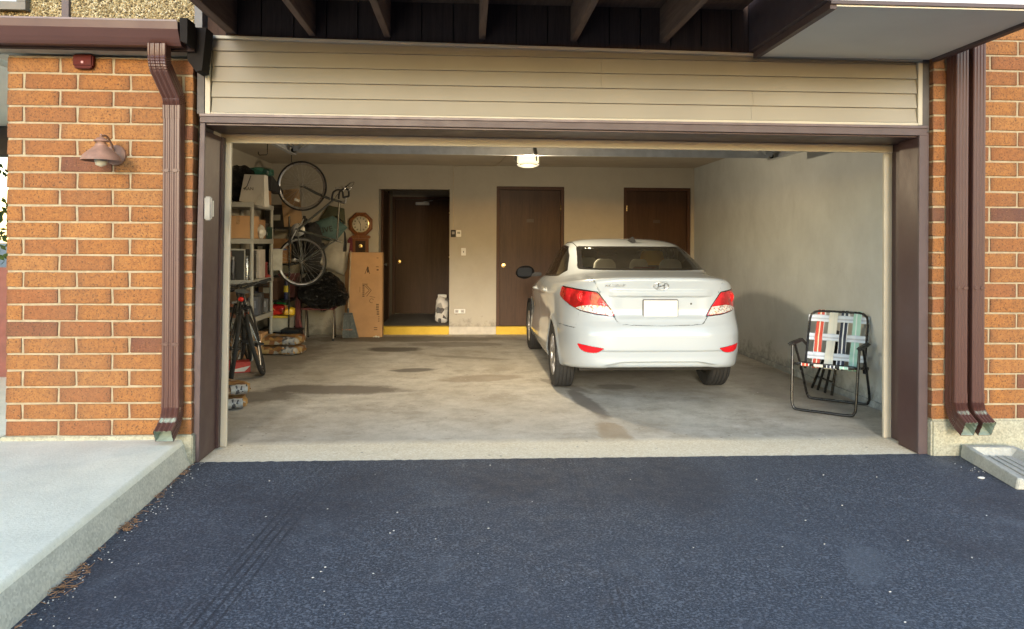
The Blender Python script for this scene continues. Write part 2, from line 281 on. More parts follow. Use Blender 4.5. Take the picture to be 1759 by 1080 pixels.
# ------------------------------------------------------------------ geometry helpers
class MB:
    def __init__(s): s.v = []; s.f = []
    def add(s, vs, fs):
        o = len(s.v); s.v += [tuple(p) for p in vs]; s.f += [tuple(i+o for i in f) for f in fs]; return s
    def box(s, x0, y0, z0, x1, y1, z1):
        v = [(x0,y0,z0),(x1,y0,z0),(x1,y1,z0),(x0,y1,z0),(x0,y0,z1),(x1,y0,z1),(x1,y1,z1),(x0,y1,z1)]
        return s.add(v, [(0,3,2,1),(4,5,6,7),(0,1,5,4),(1,2,6,5),(2,3,7,6),(3,0,4,7)])
    def obox(s, c, half, rot=None):
        m = rot if rot is not None else Matrix.Identity(3); c = Vector(c)
        v = [c + m @ Vector((a*half[0], b*half[1], d_*half[2])) for d_ in (-1,1) for b in (-1,1) for a in (-1,1)]
        return s.add(v, [(0,2,3,1),(4,5,7,6),(0,1,5,4),(1,3,7,5),(3,2,6,7),(2,0,4,6)])
    def bar(s, p, q, w, h, up=(0,0,1)):
        p, q = Vector(p), Vector(q); dz = (q-p); L = dz.length; dz.normalize()
        x = dz.cross(Vector(up)); x = x.normalized() if x.length > 1e-4 else Vector((1,0,0)); y = x.cross(dz)
        m = Matrix((x, dz, y)).transposed()
        return s.obox((p+q)/2, (w/2, L/2, h/2), m)
    def prism(s, poly, y0, y1, ax='Y'):
        n = len(poly)
        mk = {'Y': lambda a, b, t: (a, t, b), 'X': lambda a, b, t: (t, a, b), 'Z': lambda a, b, t: (a, b, t)}[ax]
        v = [mk(a, b, y0) for a, b in poly] + [mk(a, b, y1) for a, b in poly]
        return s.add(v, [tuple(range(n)), tuple(range(2*n-1, n-1, -1))] + [(i, i+n, (i+1) % n+n, (i+1) % n) for i in range(n)])
    def tube(s, pts, r, n=8, closed=False, cap=True, flat=None):
        P = [Vector(p) for p in pts]; m = len(P); rr = r if isinstance(r, (list, tuple)) else [r]*m
        v = []; u = None
        for i in range(m):
            if closed: t = P[(i+1) % m]-P[i-1]
            else: t = P[min(i+1, m-1)]-P[max(i-1, 0)]
            t.normalize()
            if u is None:
                u = t.cross(Vector((0,0,1)));
                if u.length < .05: u = t.cross(Vector((0,1,0)))
            u = (u - t*u.dot(t))
            if u.length < 1e-5: u = t.orthogonal()
            u.normalize(); w_ = t.cross(u)
            for k in range(n):
                a = 2*math.pi*k/n; v.append(P[i]+(u*math.cos(a)+w_*math.sin(a))*rr[i])
        f = []
        for i in range(m if closed else m-1):
            j = (i+1) % m
            for k in range(n): f.append((i*n+k, i*n+(k+1) % n, j*n+(k+1) % n, j*n+k))
        if cap and not closed: f += [tuple(range(n-1, -1, -1)), tuple(range((m-1)*n, m*n))]
        return s.add(v, f)
    def lathe(s, prof, c=(0,0,0), ax='Z', n=24, closed=False):
        C = Vector(c); v = []; m = len(prof)
        for r, h in prof:
            for k in range(n):
                a = 2*math.pi*k/n; x, y = r*math.cos(a), r*math.sin(a)
                v.append(C + Vector({'Z': (x,y,h), 'X': (h,x,y), 'Y': (y,h,x)}[ax]))
        f = []
        for i in range(m if closed else m-1):
            j = (i+1) % m
            for k in range(n): f.append((i*n+k, i*n+(k+1) % n, j*n+(k+1) % n, j*n+k))
        if not closed:
            if prof[0][0] > 1e-4: f.append(tuple(range(n-1, -1, -1)))
            if prof[-1][0] > 1e-4: f.append(tuple(range((m-1)*n, m*n)))
        return s.add(v, f)
    def ball(s, c, r, seg=14, rings=9, fn=None):
        rx, ry, rz = (r, r, r) if isinstance(r, (int, float)) else r; v = []
        for i in range(rings+1):
            th = math.pi*i/rings
            for k in range(seg):
                a = 2*math.pi*k/seg; p = Vector((math.sin(th)*math.cos(a), math.sin(th)*math.sin(a), math.cos(th)))
                q = Vector((c[0]+p.x*rx, c[1]+p.y*ry, c[2]+p.z*rz))
                if fn: q = fn(q, p)
                v.append(q)
        f = [(i*seg+k, (i+1)*seg+k, (i+1)*seg+(k+1) % seg, i*seg+(k+1) % seg) for i in range(rings) for k in range(seg)]
        return s.add(v, f)
    def build(s, name, m, parent=None, smooth=None, bevel=0, seg=2, noclean=False):
        me = bpy.data.meshes.new(name)
        bm = bmesh.new(); vs = [bm.verts.new(p) for p in s.v]
        for f in s.f:
            try: bm.faces.new([vs[i] for i in f])
            except ValueError: pass
        if not noclean: bmesh.ops.remove_doubles(bm, verts=bm.verts, dist=1e-5)
        if bevel:
            es = [e for e in bm.edges if len(e.link_faces) == 2 and e.calc_face_angle(0) > .6]
            try: bmesh.ops.bevel(bm, geom=es, offset=bevel, segments=seg, affect='EDGES', clamp_overlap=True)
            except Exception: pass
        bmesh.ops.recalc_face_normals(bm, faces=bm.faces)
        bm.to_mesh(me); bm.free()
        if smooth is not None:
            for p in me.polygons: p.use_smooth = True
            if smooth < 179:
                try: me.set_sharp_from_angle(angle=R(smooth))
                except Exception: pass
        me.materials.append(m)
        o = bpy.data.objects.new(name, me); COL.objects.link(o); o.parent = parent
        return o
def tag(o, label, cat, group=None):
    o['label'] = label; o['category'] = cat
    if group: o['group'] = group
    return o
def thing(name, label, cat, loc=(0,0,0), rz=0, group=None):
    o = bpy.data.objects.new(name, None); COL.objects.link(o); o.location = loc; o.rotation_euler = (0,0,rz); o.empty_display_size = .1
    return tag(o, label, cat, group)
def struct(o): o['kind'] = 'structure'; return o
def stuff(o): o['kind'] = 'stuff'; return o
def share(src, name, parent, loc, rot=(0,0,0), sc=(1,1,1)):
    o = bpy.data.objects.new(name, src.data); COL.objects.link(o); o.parent = parent; o.location = loc; o.rotation_euler = rot; o.scale = sc; return o
def copy_tree(o, parent=None):
    c = o.copy(); COL.objects.link(c); c.parent = parent
    for ch in [x for x in bpy.data.objects if x.parent == o]: copy_tree(ch, c)
    return c
def text(body, size, name, m, parent=None, mtx=Matrix.Identity(4), depth=.001, shear=0, squeeze=1):
    cu = bpy.data.curves.new('txt', 'FONT'); cu.body = body; cu.size = size; cu.extrude = depth; cu.align_x = 'CENTER'; cu.align_y = 'CENTER'; cu.shear = shear; cu.resolution_u = 3
    t = bpy.data.objects.new('txt', cu); COL.objects.link(t)
    dg = bpy.context.evaluated_depsgraph_get(); me = bpy.data.meshes.new_from_object(t.evaluated_get(dg)); bpy.data.objects.remove(t)
    me.transform(mtx @ Matrix.Diagonal((squeeze, 1, 1, 1))); me.materials.clear(); me.materials.append(m)
    o = bpy.data.objects.new(name, me); COL.objects.link(o); o.parent = parent; return o
def arc(c, r, a0, a1, n, plane='XZ'):
    out = []
    for i in range(n+1):
        a = R(a0+(a1-a0)*i/n); x, y = r*math.cos(a), r*math.sin(a)
        out.append(tuple(Vector(c)+Vector({'XZ': (x,0,y), 'YZ': (0,x,y), 'XY': (x,y,0)}[plane])))
    return out
def smoothpath(P, k=4, closed=False):
    P = [Vector(p) for p in P]; n = len(P); out = []
    for i in range(n if closed else n-1):
        g = lambda j: P[j % n] if closed else P[max(0, min(n-1, j))]
        a, b, c, d_ = g(i-1), g(i), g(i+1), g(i+2)
        for t in range(k):
            u = t/k; out.append(.5*((2*b)+(c-a)*u+(2*a-5*b+4*c-d_)*u*u+(3*b-a-3*c+d_)*u**3))
    if not closed: out.append(P[-1])
    return out
def rough_box(w_, d_, h, seed, n=(8,6,4), puff=.35, nz=.02, sc=6):
    """A soft, stuffed sack lying on its base: subdivided box pulled in at its edges with dents."""
    mb = MB(); nx, ny, nzs = n; idx = {}
    def pt(i, j, k):
        key = (i, j, k)
        if key in idx: return idx[key]
        u, v, t = 2*i/nx-1, 2*j/ny-1, 2*k/nzs-1
        e = (1-puff*(abs(u)**3.5)) * (1-puff*(abs(v)**3.5))
        x, y = u*w_/2*(1-.10*abs(v)**4), v*d_/2*(1-.10*abs(u)**4)
        z = h/2+t*h/2*e
        if t < 0: z = max(0, h/2+t*h/2*(1-.5*(1-e)))
        q = Vector((x, y, z)); nn = mnoise.noise(Vector((x*sc+seed, y*sc, z*sc)))
        q.z += nn*nz*(1 if t > -.9 else .0); q.x += mnoise.noise(Vector((y*sc+9, z*sc, seed)))*nz; q.y += mnoise.noise(Vector((x*sc, seed, z*sc+3)))*nz
        idx[key] = len(mb.v); mb.v.append(tuple(q)); return idx[key]
    for i in range(nx):
        for j in range(ny):
            mb.f.append((pt(i,j,nzs), pt(i+1,j,nzs), pt(i+1,j+1,nzs), pt(i,j+1,nzs))); mb.f.append((pt(i,j,0), pt(i,j+1,0), pt(i+1,j+1,0), pt(i+1,j,0)))
    for k in range(nzs):
        for i in range(nx):
            mb.f.append((pt(i,0,k), pt(i+1,0,k), pt(i+1,0,k+1), pt(i,0,k+1))); mb.f.append((pt(i,ny,k), pt(i,ny,k+1), pt(i+1,ny,k+1), pt(i+1,ny,k)))
        for j in range(ny):
            mb.f.append((pt(0,j,k), pt(0,j,k+1), pt(0,j+1,k+1), pt(0,j+1,k))); mb.f.append((pt(nx,j,k), pt(nx,j+1,k), pt(nx,j+1,k+1), pt(nx,j,k+1)))
    return mb
def lump(c, r, seed, amp=.18, seg=36, rings=24, sc=2.2, folds=.05):
    def fn(q, p):
        n1 = mnoise.noise(p*sc+Vector((seed,0,0))); n2 = abs(mnoise.noise(Vector((p.x*7, p.y*7, p.z*3))+Vector((0,seed,0))))
        k = 1+amp*n1-folds*n2*3+folds*.8
        return Vector((c[0]+(q.x-c[0])*k, c[1]+(q.y-c[1])*k, c[2]+(q.z-c[2])*k))
    return MB().ball(c, r, seg, rings, fn)

# ------------------------------------------------------------------ ground
def wav(x0, x1, n, y, amp, seed):
    return [(x0+(x1-x0)*i/n, y+amp*mnoise.noise(Vector((seed, i*.9, 0)))+amp*.6*mnoise.noise(Vector((seed, i*2.7, 4)))) for i in range(n+1)]
b = MB(); b.add([(-400,-400,-.012),(400,-400,-.012),(400,400,-.012),(-400,400,-.012)], [(0,1,2,3)])
struct(b.build('ground', G('far_ground', (.10,.10,.095), .9)))
edge = wav(-1.72, 3.085, 160, -.015, .014, 3.1)
b = MB(); poly = [(-60,-60),(60,-60),(60,-.062),(3.095,-.062)] + edge[::-1] + [(-1.72,-.1),(-60,-.1)]
b.v = [(x, y, 0) for x, y in poly]; b.f = [tuple(range(len(poly)))]
struct(b.build('driveway', ASPHALT))
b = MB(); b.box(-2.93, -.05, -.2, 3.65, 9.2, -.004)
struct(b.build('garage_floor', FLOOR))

# sidewalk slab with a rounded kerb nose
b = MB(); ys = [-9, -6, -4, -3, -2.06, -1.3, -.6, -.065]
def top_x(y): return -1.782+(-y)*.048
def bot_x(y): return -1.728+(-y)*.045
prof = [(0,0), (.0,.125), (.012,.147), (.03,.16)]
rows = []
for y in ys:
    bx, tx = bot_x(y), top_x(y); r = []
    for i, (dx, z) in enumerate([(0,-.1), (0,0), (.35,.06), (.75,.128), (.93,.152), (1.15,.16)]):
        r.append((bx+(tx-bx)*min(dx,1.15)*1.0 if i else bx, y, z))
    r.append((-60, y, .16))
    rows.append(r)
m_ = len(rows[0]); b.v = [p for r in rows for p in r]
b.f = [(i*m_+k, i*m_+k+1, (i+1)*m_+k+1, (i+1)*m_+k) for i in range(len(rows)-1) for k in range(m_-1)] + [tuple(range((len(rows)-1)*m_, len(rows)*m_))]
sw = b.build('sidewalk', SIDEWALK, smooth=40); struct(sw); sw.data.materials.append(CURB_SHADED)
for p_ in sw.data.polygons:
    if p_.normal.x > .6 and p_.center.z < .125: p_.material_index = 1  # rough kerb face; its shade is put into this darker concrete colour
b = MB(); b.box(-60, -.062, -.1, -2.94, 6, .156); struct(b.build('porch_floor', SIDEWALK))

# ------------------------------------------------------------------ brick walls
def brick_mesh(L, H=.092, D=.095, seed=0):
    rs = random.Random(seed); mb = MB(); nx = 4; j = .0028
    prof = [(0,-1),(0,1)]
    mb.box(-L/2, 0, 0, L/2, D, H)
    o = mb.build('brick', BRICK, bevel=.0035, seg=1)
    for v in o.data.vertices:
        v.co.x += rs.uniform(-j, j); v.co.z += rs.uniform(-j, j); v.co.y += rs.uniform(-.001, .001)
    COL.objects.unlink(o); me = o.data; bpy.data.objects.remove(o); return me
_bm = {}
def wall(label, X0, X1, Z0, rows, pitch, step, jA, jB, first, yface, fz, ledge=False, left_dark=False):
    mb = MB(); mb.box(X0+.006, yface+.007, Z0-.002, X1-.006, yface+.12, Z0+rows*pitch)
    root = mb.build('brick_wall', MORTAR); tag(root, label, 'wall')
    for k in range(rows):
        j0 = jB if (k % 2 == 0) == (first == 'B') else jA
        js = []; x = j0
        while x > X0+.03: x -= step
        while x < X1-.03:
            if x > X0+.03: js.append(x)
            x += step
        xs = [X0]+js+[X1]
        for i in range(len(xs)-1):
            a = xs[i]+(.0068 if i else 0); c = xs[i+1]-(.0068 if i < len(xs)-2 else 0); L = c-a
            if L < .02: continue
            key = (round(L, 3), random.randint(0, 2))
            if key not in _bm: _bm[key] = brick_mesh(L, pitch-.0135, .095, len(_bm))
            o = bpy.data.objects.new('brick', _bm[key]); COL.objects.link(o); o.parent = root
            o.location = ((a+c)/2, yface+random.uniform(-.0015, .0015), Z0+k*pitch+.002)
            o.rotation_euler = (0, random.uniform(-.003, .003), random.uniform(-.004, .004))
    return root
WL = wall('orange brick wall with a lantern and one brown downspout, beside the raised sidewalk', -2.845, -1.722, .187, 23, .1023, .3205, -2.746, -2.53, 'B', -.06, 0)
fb = MB(); fb.box(-2.87, -.075, 0, -1.712, .06, .186); fb.build('foundation', FOUND, WL, bevel=.006)
WR = wall('orange and purple brick wall behind two downspouts, beside the splash block', 3.077, 4.6, .241, 29, .1011, .304, 3.165, 3.358, 'B', -.06, 0)
fb = MB(); fb.box(3.074, -.066, -.02, 4.6, .06, .240); fb.build('foundation', FOUND, WR, bevel=.012)

# ------------------------------------------------------------------ upper left wall, window, trim
su = thing('stucco_wall', 'tan pebble-dash upper wall above the gutter, with dark trim strips', 'wall', (-1.71, -.06, 2.7))
def rel(o, root): o.location = tuple(-Vector(root.location)); return o
q = MB(); q.box(-4.6, -.05, 2.60, -1.71, .12, 4.6); rel(q.build('render_panel', STUCCO, su), su)
q = MB(); q.box(-2.515, -.075, 2.62, -2.473, -.052, 4.6); rel(q.build('trim_strip', BROWNT, su), su)
q = MB(); q.box(-1.712, -.075, 2.66, -1.665, .05, 4.6); rel(q.build('corner_trim', G('grey_corner_trim', (.12,.12,.13), .5), su), su)
wi = thing('window', 'brown framed upstairs window with blue sky reflection coloured into its pane, above the gutter', 'window', (-3.2, -.06, 2.82))
q = MB()
q.box(-3.75, -.10, 2.812, -2.717, -.053, 2.862); q.box(-2.772, -.10, 2.864, -2.717, -.053, 3.7); q.box(-3.75, -.10, 2.864, -3.70, -.053, 3.7)
rel(q.build('window_frame', G('bronze_frame', (.13,.11,.09), .45), wi), wi)
gm = N('sky_tinted_glass'); gm.set(Base_Color=c4((.10,.18,.30)), Roughness=.03, Metallic=.0, Specular_IOR_Level=1.0, Coat_Weight=1.0); gm.b.inputs['IOR'].default_value = 2.2  # the reflected sky's blue is put into the pane's base colour
q = MB(); q.box(-3.70, -.07, 2.864, -2.774, -.055, 3.7); rel(q.build('pane', gm.m, wi), wi)

# ------------------------------------------------------------------ eave: fascia, soffit, gutter
ev = thing('eave', 'dark brown fascia and beige soffit strip over the left brick wall', 'eave', (-1.75, -.2, 2.55))
q = MB(); q.box(-6, -.215, 2.546, -1.66, -.195, 2.70); rel(q.build('fascia', G('dark_fascia', (.032,.022,.022), .85, spec=.12), ev), ev)
q = MB(); q.box(-6, -.194, 2.552, -1.70, -.062, 2.562); rel(q.build('soffit', G('eave_soffit', (.36,.32,.25), .8, spec=.1), ev), ev)
q = MB(); q.prism([(-1.712, 2.70), (-1.60, 2.70), (-1.625, 2.44), (-1.66, 2.43), (-1.712, 2.50)], -.19, -.062); rel(q.build('end_return', BLKD, ev), ev)
q = MB(); q.prism([(-1.700, 2.71), (-1.655, 2.71), (-1.655, 2.56), (-1.695, 2.575)], -.35, -.22); rel(q.build('end_cap', BLKD, ev), ev)
gp = [(-.217,2.700),(-.217,2.560),(-.285,2.560),(-.300,2.575),(-.318,2.600),(-.345,2.645),(-.350,2.690),(-.338,2.694),(-.338,2.684),(-.326,2.640),(-.300,2.600),(-.285,2.574),(-.226,2.574),(-.226,2.700)]
def gut():
    q = MB(); q.prism([(a, b2) for a, b2 in gp], -6, -1.715, 'X'); return q
gu = thing('gutter', 'brown metal rain gutter along the eave above the left brick wall', 'gutter', (-3, -.28, 2.56))
rel(gut().build('trough', GUT, gu), gu)
q = MB(); q.prism([(-.217,2.700),(-.217,2.560),(-.285,2.560),(-.300,2.575),(-.318,2.600),(-.345,2.645),(-.350,2.690)], -1.7149, -1.712, 'X'); rel(q.build('end_plate', GUT, gu), gu)
q = MB(); q.box(-6, -.352, 2.688, -1.716, -.336, 2.699); rel(q.build('rolled_lip', G('gutter_lip', (.16,.11,.11), .35), gu), gu)

# ------------------------------------------------------------------ downspouts
def ds_profile(w_, d_, ribs=3):
    """rectangular pipe section, ribs on the front (-y) face; returned counter-clockwise"""
    P = []; n = ribs; a = w_/2; b_ = d_/2
    xs = np.linspace(-a*.78, a*.78, n*4+1)
    P.append((-a, -b_+.006)); P.append((-a+.005, -b_))
    for i, x in enumerate(xs): P.append((float(x), -b_+(.005 if i % 4 in (1, 2) else 0)))
    P += [(a-.005, -b_), (a, -b_+.006)]
    ys = np.linspace(-b_*.6, b_*.6, 7)
    for i, y in enumerate(ys): P.append((a-(.003 if i % 3 == 1 else 0), float(y)))
    P += [(a, b_), (-a, b_)]
    for i, y in enumerate(ys[::-1]): P.append((-a+(.003 if i % 3 == 1 else 0), float(y)))
    return P
def sweep(path, prof, scales=None):
    """path: points lying in planes across X; the section turns about X only"""
    P = [Vector(p) for p in path]; n = len(prof); mb = MB(); v = []
    for i, p in enumerate(P):
        t = (P[min(i+1, len(P)-1)]-P[max(i-1, 0)]); t.x = 0; t.normalize()       # travels downwards
        fwd = Vector((0, -t.z, t.y)) * -1                                       # section 'y' axis
        if fwd.y < 0: fwd = -fwd
        s_ = scales[i] if scales else (1, 1)
        for a, c in prof: v.append(p+Vector((a*s_[0], 0, 0))+fwd*c*s_[1])
    f = [(i*n+k, i*n+(k+1) % n, (i+1)*n+(k+1) % n, (i+1)*n+k) for i in range(len(P)-1) for k in range(n)]
    mb.add(v, f); return mb
def bendpath(p0, a0, a1, r, x, n=22):
    """arc in the YZ plane; angle of travel measured from straight down (0) towards -Y (positive)"""
    out = [Vector(p0)]; y, z = p0[1], p0[2]; st = r*R(abs(a1-a0))/n
    for i in range(n):
        a = R(a0+(a1-a0)*(i+.5)/n); y -= st*math.sin(a); z -= st*math.cos(a); out.append(Vector((x, y, z)))
    return out
def corr(n, amp=.05, per=2):
    return [(1+amp*(1 if (i % per) else -.2), 1+amp*1.6*(1 if (i % per) else -.2)) for i in range(n)]
def straps(zs, xc, w_, yf, parent, dep):
    for z in zs:
        q = MB(); q.box(xc-w_/2-.003, yf-.004, z-.0015, xc+w_/2+.003, yf+dep, z+.0015)
        for dx in (-.25, .25):
            cx = xc+dx*w_
            q.prism([(cx-.018, z), (cx-.006, z+.010), (cx+.006, z+.010), (cx+.018, z), (cx+.006, z-.010), (cx-.006, z-.010)], yf-.006, yf-.0005)
        rel(q.build('crimped_joint', DOWN, parent), parent)
def spout(name_label, xc, w_, d_, yc, ztop, zelb, group):
    root = thing('downspout', name_label, 'downspout', (xc, yc, 0), 0, group)
    pr = ds_profile(w_, d_)
    rel(sweep([(xc, yc, ztop), (xc, yc, zelb+.03)], pr).build('pipe', DOWN, root, smooth=25), root)
    pth = [Vector((xc, yc, zelb+.06)), Vector((xc, yc, zelb+.0301)), Vector((xc, yc, zelb))]
    be = bendpath((xc, yc, zelb), 0, 62, .13, xc, 26); pth += be[1:]
    a = R(62); e = be[-1]; pth += [e+Vector((0, -math.sin(a), -math.cos(a)))*t for t in (.03, .07, .075)]
    sc = [(1.05, 1.05)]*3+corr(26)+[(1.04, 1.04)]*3
    rel(sweep(pth, pr, sc).build('outlet_elbow', DOWN, root, smooth=25), root)
    end = pth[-1]; inn = []
    q = sweep([pth[-1], pth[-4], pth[-14]], pr, [(.98, .98)]*3)
    rel(q.build('outlet_lining', G('pipe_lining', (.30,.36,.30), .6, var=.3, vs_=20), root, smooth=25), root)
    return root, pr
SPG = 'downspouts on the brick walls'
dl, pr = spout('brown ribbed downspout with an S-shaped top on the left brick wall, beside the lantern', -1.820, .104, .08, -.112, 2.22, .375, SPG)
# top offset: gutter outlet, two bends
top = [Vector((-1.842, -.285, 2.565)), Vector((-1.842, -.285, 2.50))]
be = bendpath((-1.842, -.285, 2.50), 0, -42, .10, -1.842, 12); top += be[1:]
e = be[-1]; tgt_y = -.112
a = R(-42); L1 = ((tgt_y-.026)-e.y)/(-math.sin(a))
mid = [e+Vector((.022*t, -math.sin(a)*L1*t, -math.cos(a)*L1*t)) for t in (.25, .5, .75, 1)]
be2 = bendpath(tuple(mid[-1]), -42, 0, .10, -1.820, 12)
top += mid+be2[1:]; top.append(Vector((-1.820, be2[-1].y, 2.15)))
top = [Vector((p.x, p.y, p.z)) for p in top]
rel(sweep(top, pr, [(1.04,1.04)]*2+corr(12)+[(1.03,1.03)]*4+corr(12, .06)+[(1.05,1.05)]).build('offset_elbow', DOWN, dl, smooth=25), dl)
straps([1.83, .765], -1.82, .104, -.152, dl, .03)
d1, _ = spout('brown downspout nearest the garage opening on the right brick wall', 3.200, .084, .105, -.125, 3.2, .375, SPG)
d2, _ = spout('brown downspout farther from the garage opening, second of the pair on the right brick wall', 3.316, .084, .105, -.125, 3.2, .375, SPG)
straps([1.12], 3.2, .084, -.178, d1, .03); straps([1.12], 3.316, .084, -.178, d2, .03)

# ------------------------------------------------------------------ siding panel over the door
sp = thing('siding_panel', 'beige horizontal lap siding over the garage opening', 'siding', (.68, 0, 2.2))
def zt(x): return 2.698-(x+1.66)*.0125      # its upper line drops a little to the right, as hung
zb = 2.195
N_ = 5; 
for k in range(N_):
    z0 = zb+.018+k*.0975; z1 = z0+.0975
    segs = {0: [-1.622, 1.86, 2.985], 1: [-1.622, 1.87, 2.985], 2: [-1.622, .86, 2.985], 3: [-1.622, .86, 2.985], 4: [-1.622, .88, 2.985]}[k]
    for i in range(len(segs)-1):
        a, c = segs[i]+(.0012 if i else 0), segs[i+1]
        t0, t1 = (min(z1+.006, zt(a)-.02), min(z1+.006, zt(c)-.02)) if k == N_-1 else (z1+.006, z1+.006)
        yb, yt_ = -.026, -.008
        v = [(a, yb, z0), (c, yb, z0), (c, yt_, t1), (a, yt_, t0), (a, .0, z0), (c, .0, z0), (c, .0, t1), (a, .0, t0)]
        q = MB().add(v, [(0,1,2,3), (4,7,6,5), (0,4,5,1), (2,6,7,3), (0,3,7,4), (1,5,6,2)])
        rel(q.build('siding_board', SIDING, sp), sp)
q = MB()
v = [(-1.66,-.034,2.66),(2.99,-.034,zt(2.99)-.022),(2.99,-.034,zt(2.99)),(-1.66,-.034,2.698),(-1.66,0,2.66),(2.99,0,zt(2.99)-.022),(2.99,0,zt(2.99)),(-1.66,0,2.698)]
v = [(-1.66,-.034,zt(-1.66)-.020),(3.02,-.034,zt(3.02)-.020),(3.02,-.034,zt(3.02)),(-1.66,-.034,zt(-1.66)),(-1.66,0.0,zt(-1.66)-.020),(3.02,0,zt(3.02)-.020),(3.02,0,zt(3.02)),(-1.66,0,zt(-1.66))]
q.add(v, [(0,1,2,3),(4,7,6,5),(0,4,5,1),(3,2,6,7),(0,3,7,4),(1,5,6,2)])
q.box(-1.66, -.033, zb, -1.628, .001, 2.676); q.box(2.99, -.033, zb, 3.02, .001, 2.617); q.box(-1.6279, -.032, zb-.002, 2.9899, .001, zb+.016)
rel(q.build('j_channel', STOPM, sp, bevel=.002, seg=1), sp)
q = MB(); q.box(-1.66, .003, 2.19, 3.02, .12, 2.70); rel(q.build('backing', DKBR, sp), sp)

# ------------------------------------------------------------------ garage door frame
fr = thing('garage_door_frame', 'brown painted frame round the wide garage opening, beige stop strips inside', 'door frame', (.7, .1, 0))
def slab(v4, dy0, dy1, name, m, par):       # quad in XZ (4 corners) extruded in Y
    q = MB(); v = [(x, dy0, z) for x, z in v4]+[(x, dy1, z) for x, z in v4]
    q.add(v, [(0,1,2,3),(4,7,6,5),(0,4,5,1),(1,5,6,2),(2,6,7,3),(3,7,4,0)]); o = q.build(name, m, par, bevel=.002, seg=1); return rel(o, par)
slab([(-1.739,0),(-1.690,0),(-1.662,2.145),(-1.693,2.145)], -.022, .002, 'face_trim', BROWNT, fr)
slab([(3.010,0),(3.073,0),(3.073,2.145),(3.006,2.145)], -.022, .002, 'face_trim', BROWNT, fr)
slab([(-1.72,0),(-1.692,0),(-1.664,2.10),(-1.70,2.10)], .0025, .30, 'jamb', BROWN, fr)
slab([(3.014,0),(3.11,0),(3.105,2.118),(3.010,2.118)], .0025, .22, 'jamb', BROWN, fr)
slab([(-1.75,0),(-1.676,0),(-1.648,2.10),(-1.72,2.10)], .3005, .345, 'inner_jamb', BROWN, fr)
slab([(3.066,0),(3.14,0),(3.135,2.118),(3.062,2.118)], .2205, .40, 'inner_jamb', BROWN, fr)
slab([(-1.695,2.147),(3.06,2.128),(3.06,2.190),(-1.695,2.200)], -.024, .002, 'header_trim', BROWNT, fr)
slab([(-1.695,2.186),(3.06,2.176),(3.06,2.193),(-1.695,2.203)], -.034, -.0245, 'header_cap', G('plum_trim', (.115,.080,.085), .45), fr)
slab([(-1.70,2.135),(3.10,2.118),(3.10,2.192),(-1.70,2.192)], .0025, .40, 'header_soffit', BROWN, fr)
slab([(-1.72,0),(-1.635,0),(-1.612,2.07),(-1.69,2.07)], .3455, .372, 'stop_strip', STOPM, fr)
slab([(-1.640,0),(-1.632,0),(-1.609,2.065),(-1.617,2.065)], .335, .3450, 'weather_bead', STOPM, fr)
slab([(3.012,0),(3.075,0),(3.07,2.06),(3.006,2.06)], .4005, .425, 'stop_strip', STOPM, fr)
slab([(-1.69,2.072),(3.055,2.062),(3.055,2.118),(-1.69,2.136)], .375, .40, 'head_stop', STOPM, fr)
slab([(-1.71,2.2),(-1.665,2.2),(-1.665,2.71),(-1.71,2.71)], -.03, .06, 'corner_post', G('grey_brown_trim', (.07,.062,.062), .6), fr)
slab([(3.026,2.15),(3.075,2.15),(3.075,2.66),(3.026,2.66)], -.02, .06, 'corner_post', G('grey_brown_trim', (.07,.062,.062), .6), fr)

# ------------------------------------------------------------------ balcony above
bw = thing('balcony_wall', 'dark brown vertical board wall under the balcony, above the siding', 'wall', (.7, 0, 2.7))
x = -1.66; xs = [-1.66, -1.536, -1.321, -1.117, -.911, -.712]
while xs[-1] < 1.75: xs.append(xs[-1]+.2035)
for i in range(len(xs)-1):
    q = MB(); q.box(xs[i]+.004, -.002, 2.66, xs[i+1]-.004, .02, 3.3)
    rel(q.build('board', DKBR, bw), bw)
q = MB(); q.box(-1.66, .021, 2.66, 3.05, .11, 4.6); rel(q.build('sheathing', G('sheathing_dark', (.02,.015,.013)), bw), bw)
bal = thing('balcony', 'dark brown timber balcony overhead with joists seen from below', 'balcony', (.2, -.8, 2.7))
BD = -1.45
for jx, w_ in ((-1.50, .06), (-1.0, .042), (-.523, .042), (.084, .042), (.68, .042), (1.269, .042)):
    q = MB(); q.box(jx-w_/2, BD, 2.712, jx+w_/2, -.004, 2.94); rel(q.build('joist', JOIST, bal, bevel=.003, seg=1), bal)
q = MB(); q.box(-1.60, BD-.045, 2.69, 1.80, BD-.002, 2.98); rel(q.build('rim_joist', JOIST, bal), bal)
y = -.006; 
while y > BD-.1:
    q = MB(); q.box(-1.62, y-.135, 2.9425, 1.80, y, 2.975); rel(q.build('deck_board', JOIST, bal), bal); y -= .141
cb = thing('chase_box', 'white-fronted box with a beige underside projecting above the right end of the siding', 'enclosure', (2.45, -.5, 2.62))
q = MB(); q.box(1.900, -1.085, 2.632, 3.060, -.036, 2.64); rel(q.build('underside', SOFF, cb), cb)
q = MB(); q.box(1.862, -1.10, 2.66, 3.16, -1.087, 3.6); rel(q.build('front_fascia', WHITEM, cb), cb)
q = MB(); q.box(1.862, -1.103, 2.640, 3.11, -1.075, 2.659); rel(q.build('drip_edge', BROWNT, cb), cb)
q = MB(); q.box(1.865, -1.086, 2.618, 1.899, -.036, 2.66); q.box(1.835, -1.086, 2.661, 1.899, -.036, 3.5); rel(q.build('left_trim', BROWNT, cb), cb)
q = MB(); q.box(3.061, -1.086, 2.612, 3.10, -.07, 2.66); rel(q.build('right_trim', BROWNT, cb), cb)
q = MB(); q.box(3.085, -1.084, 2.661, 3.098, -.07, 3.6); rel(q.build('right_cheek', WHITEM, cb), cb)
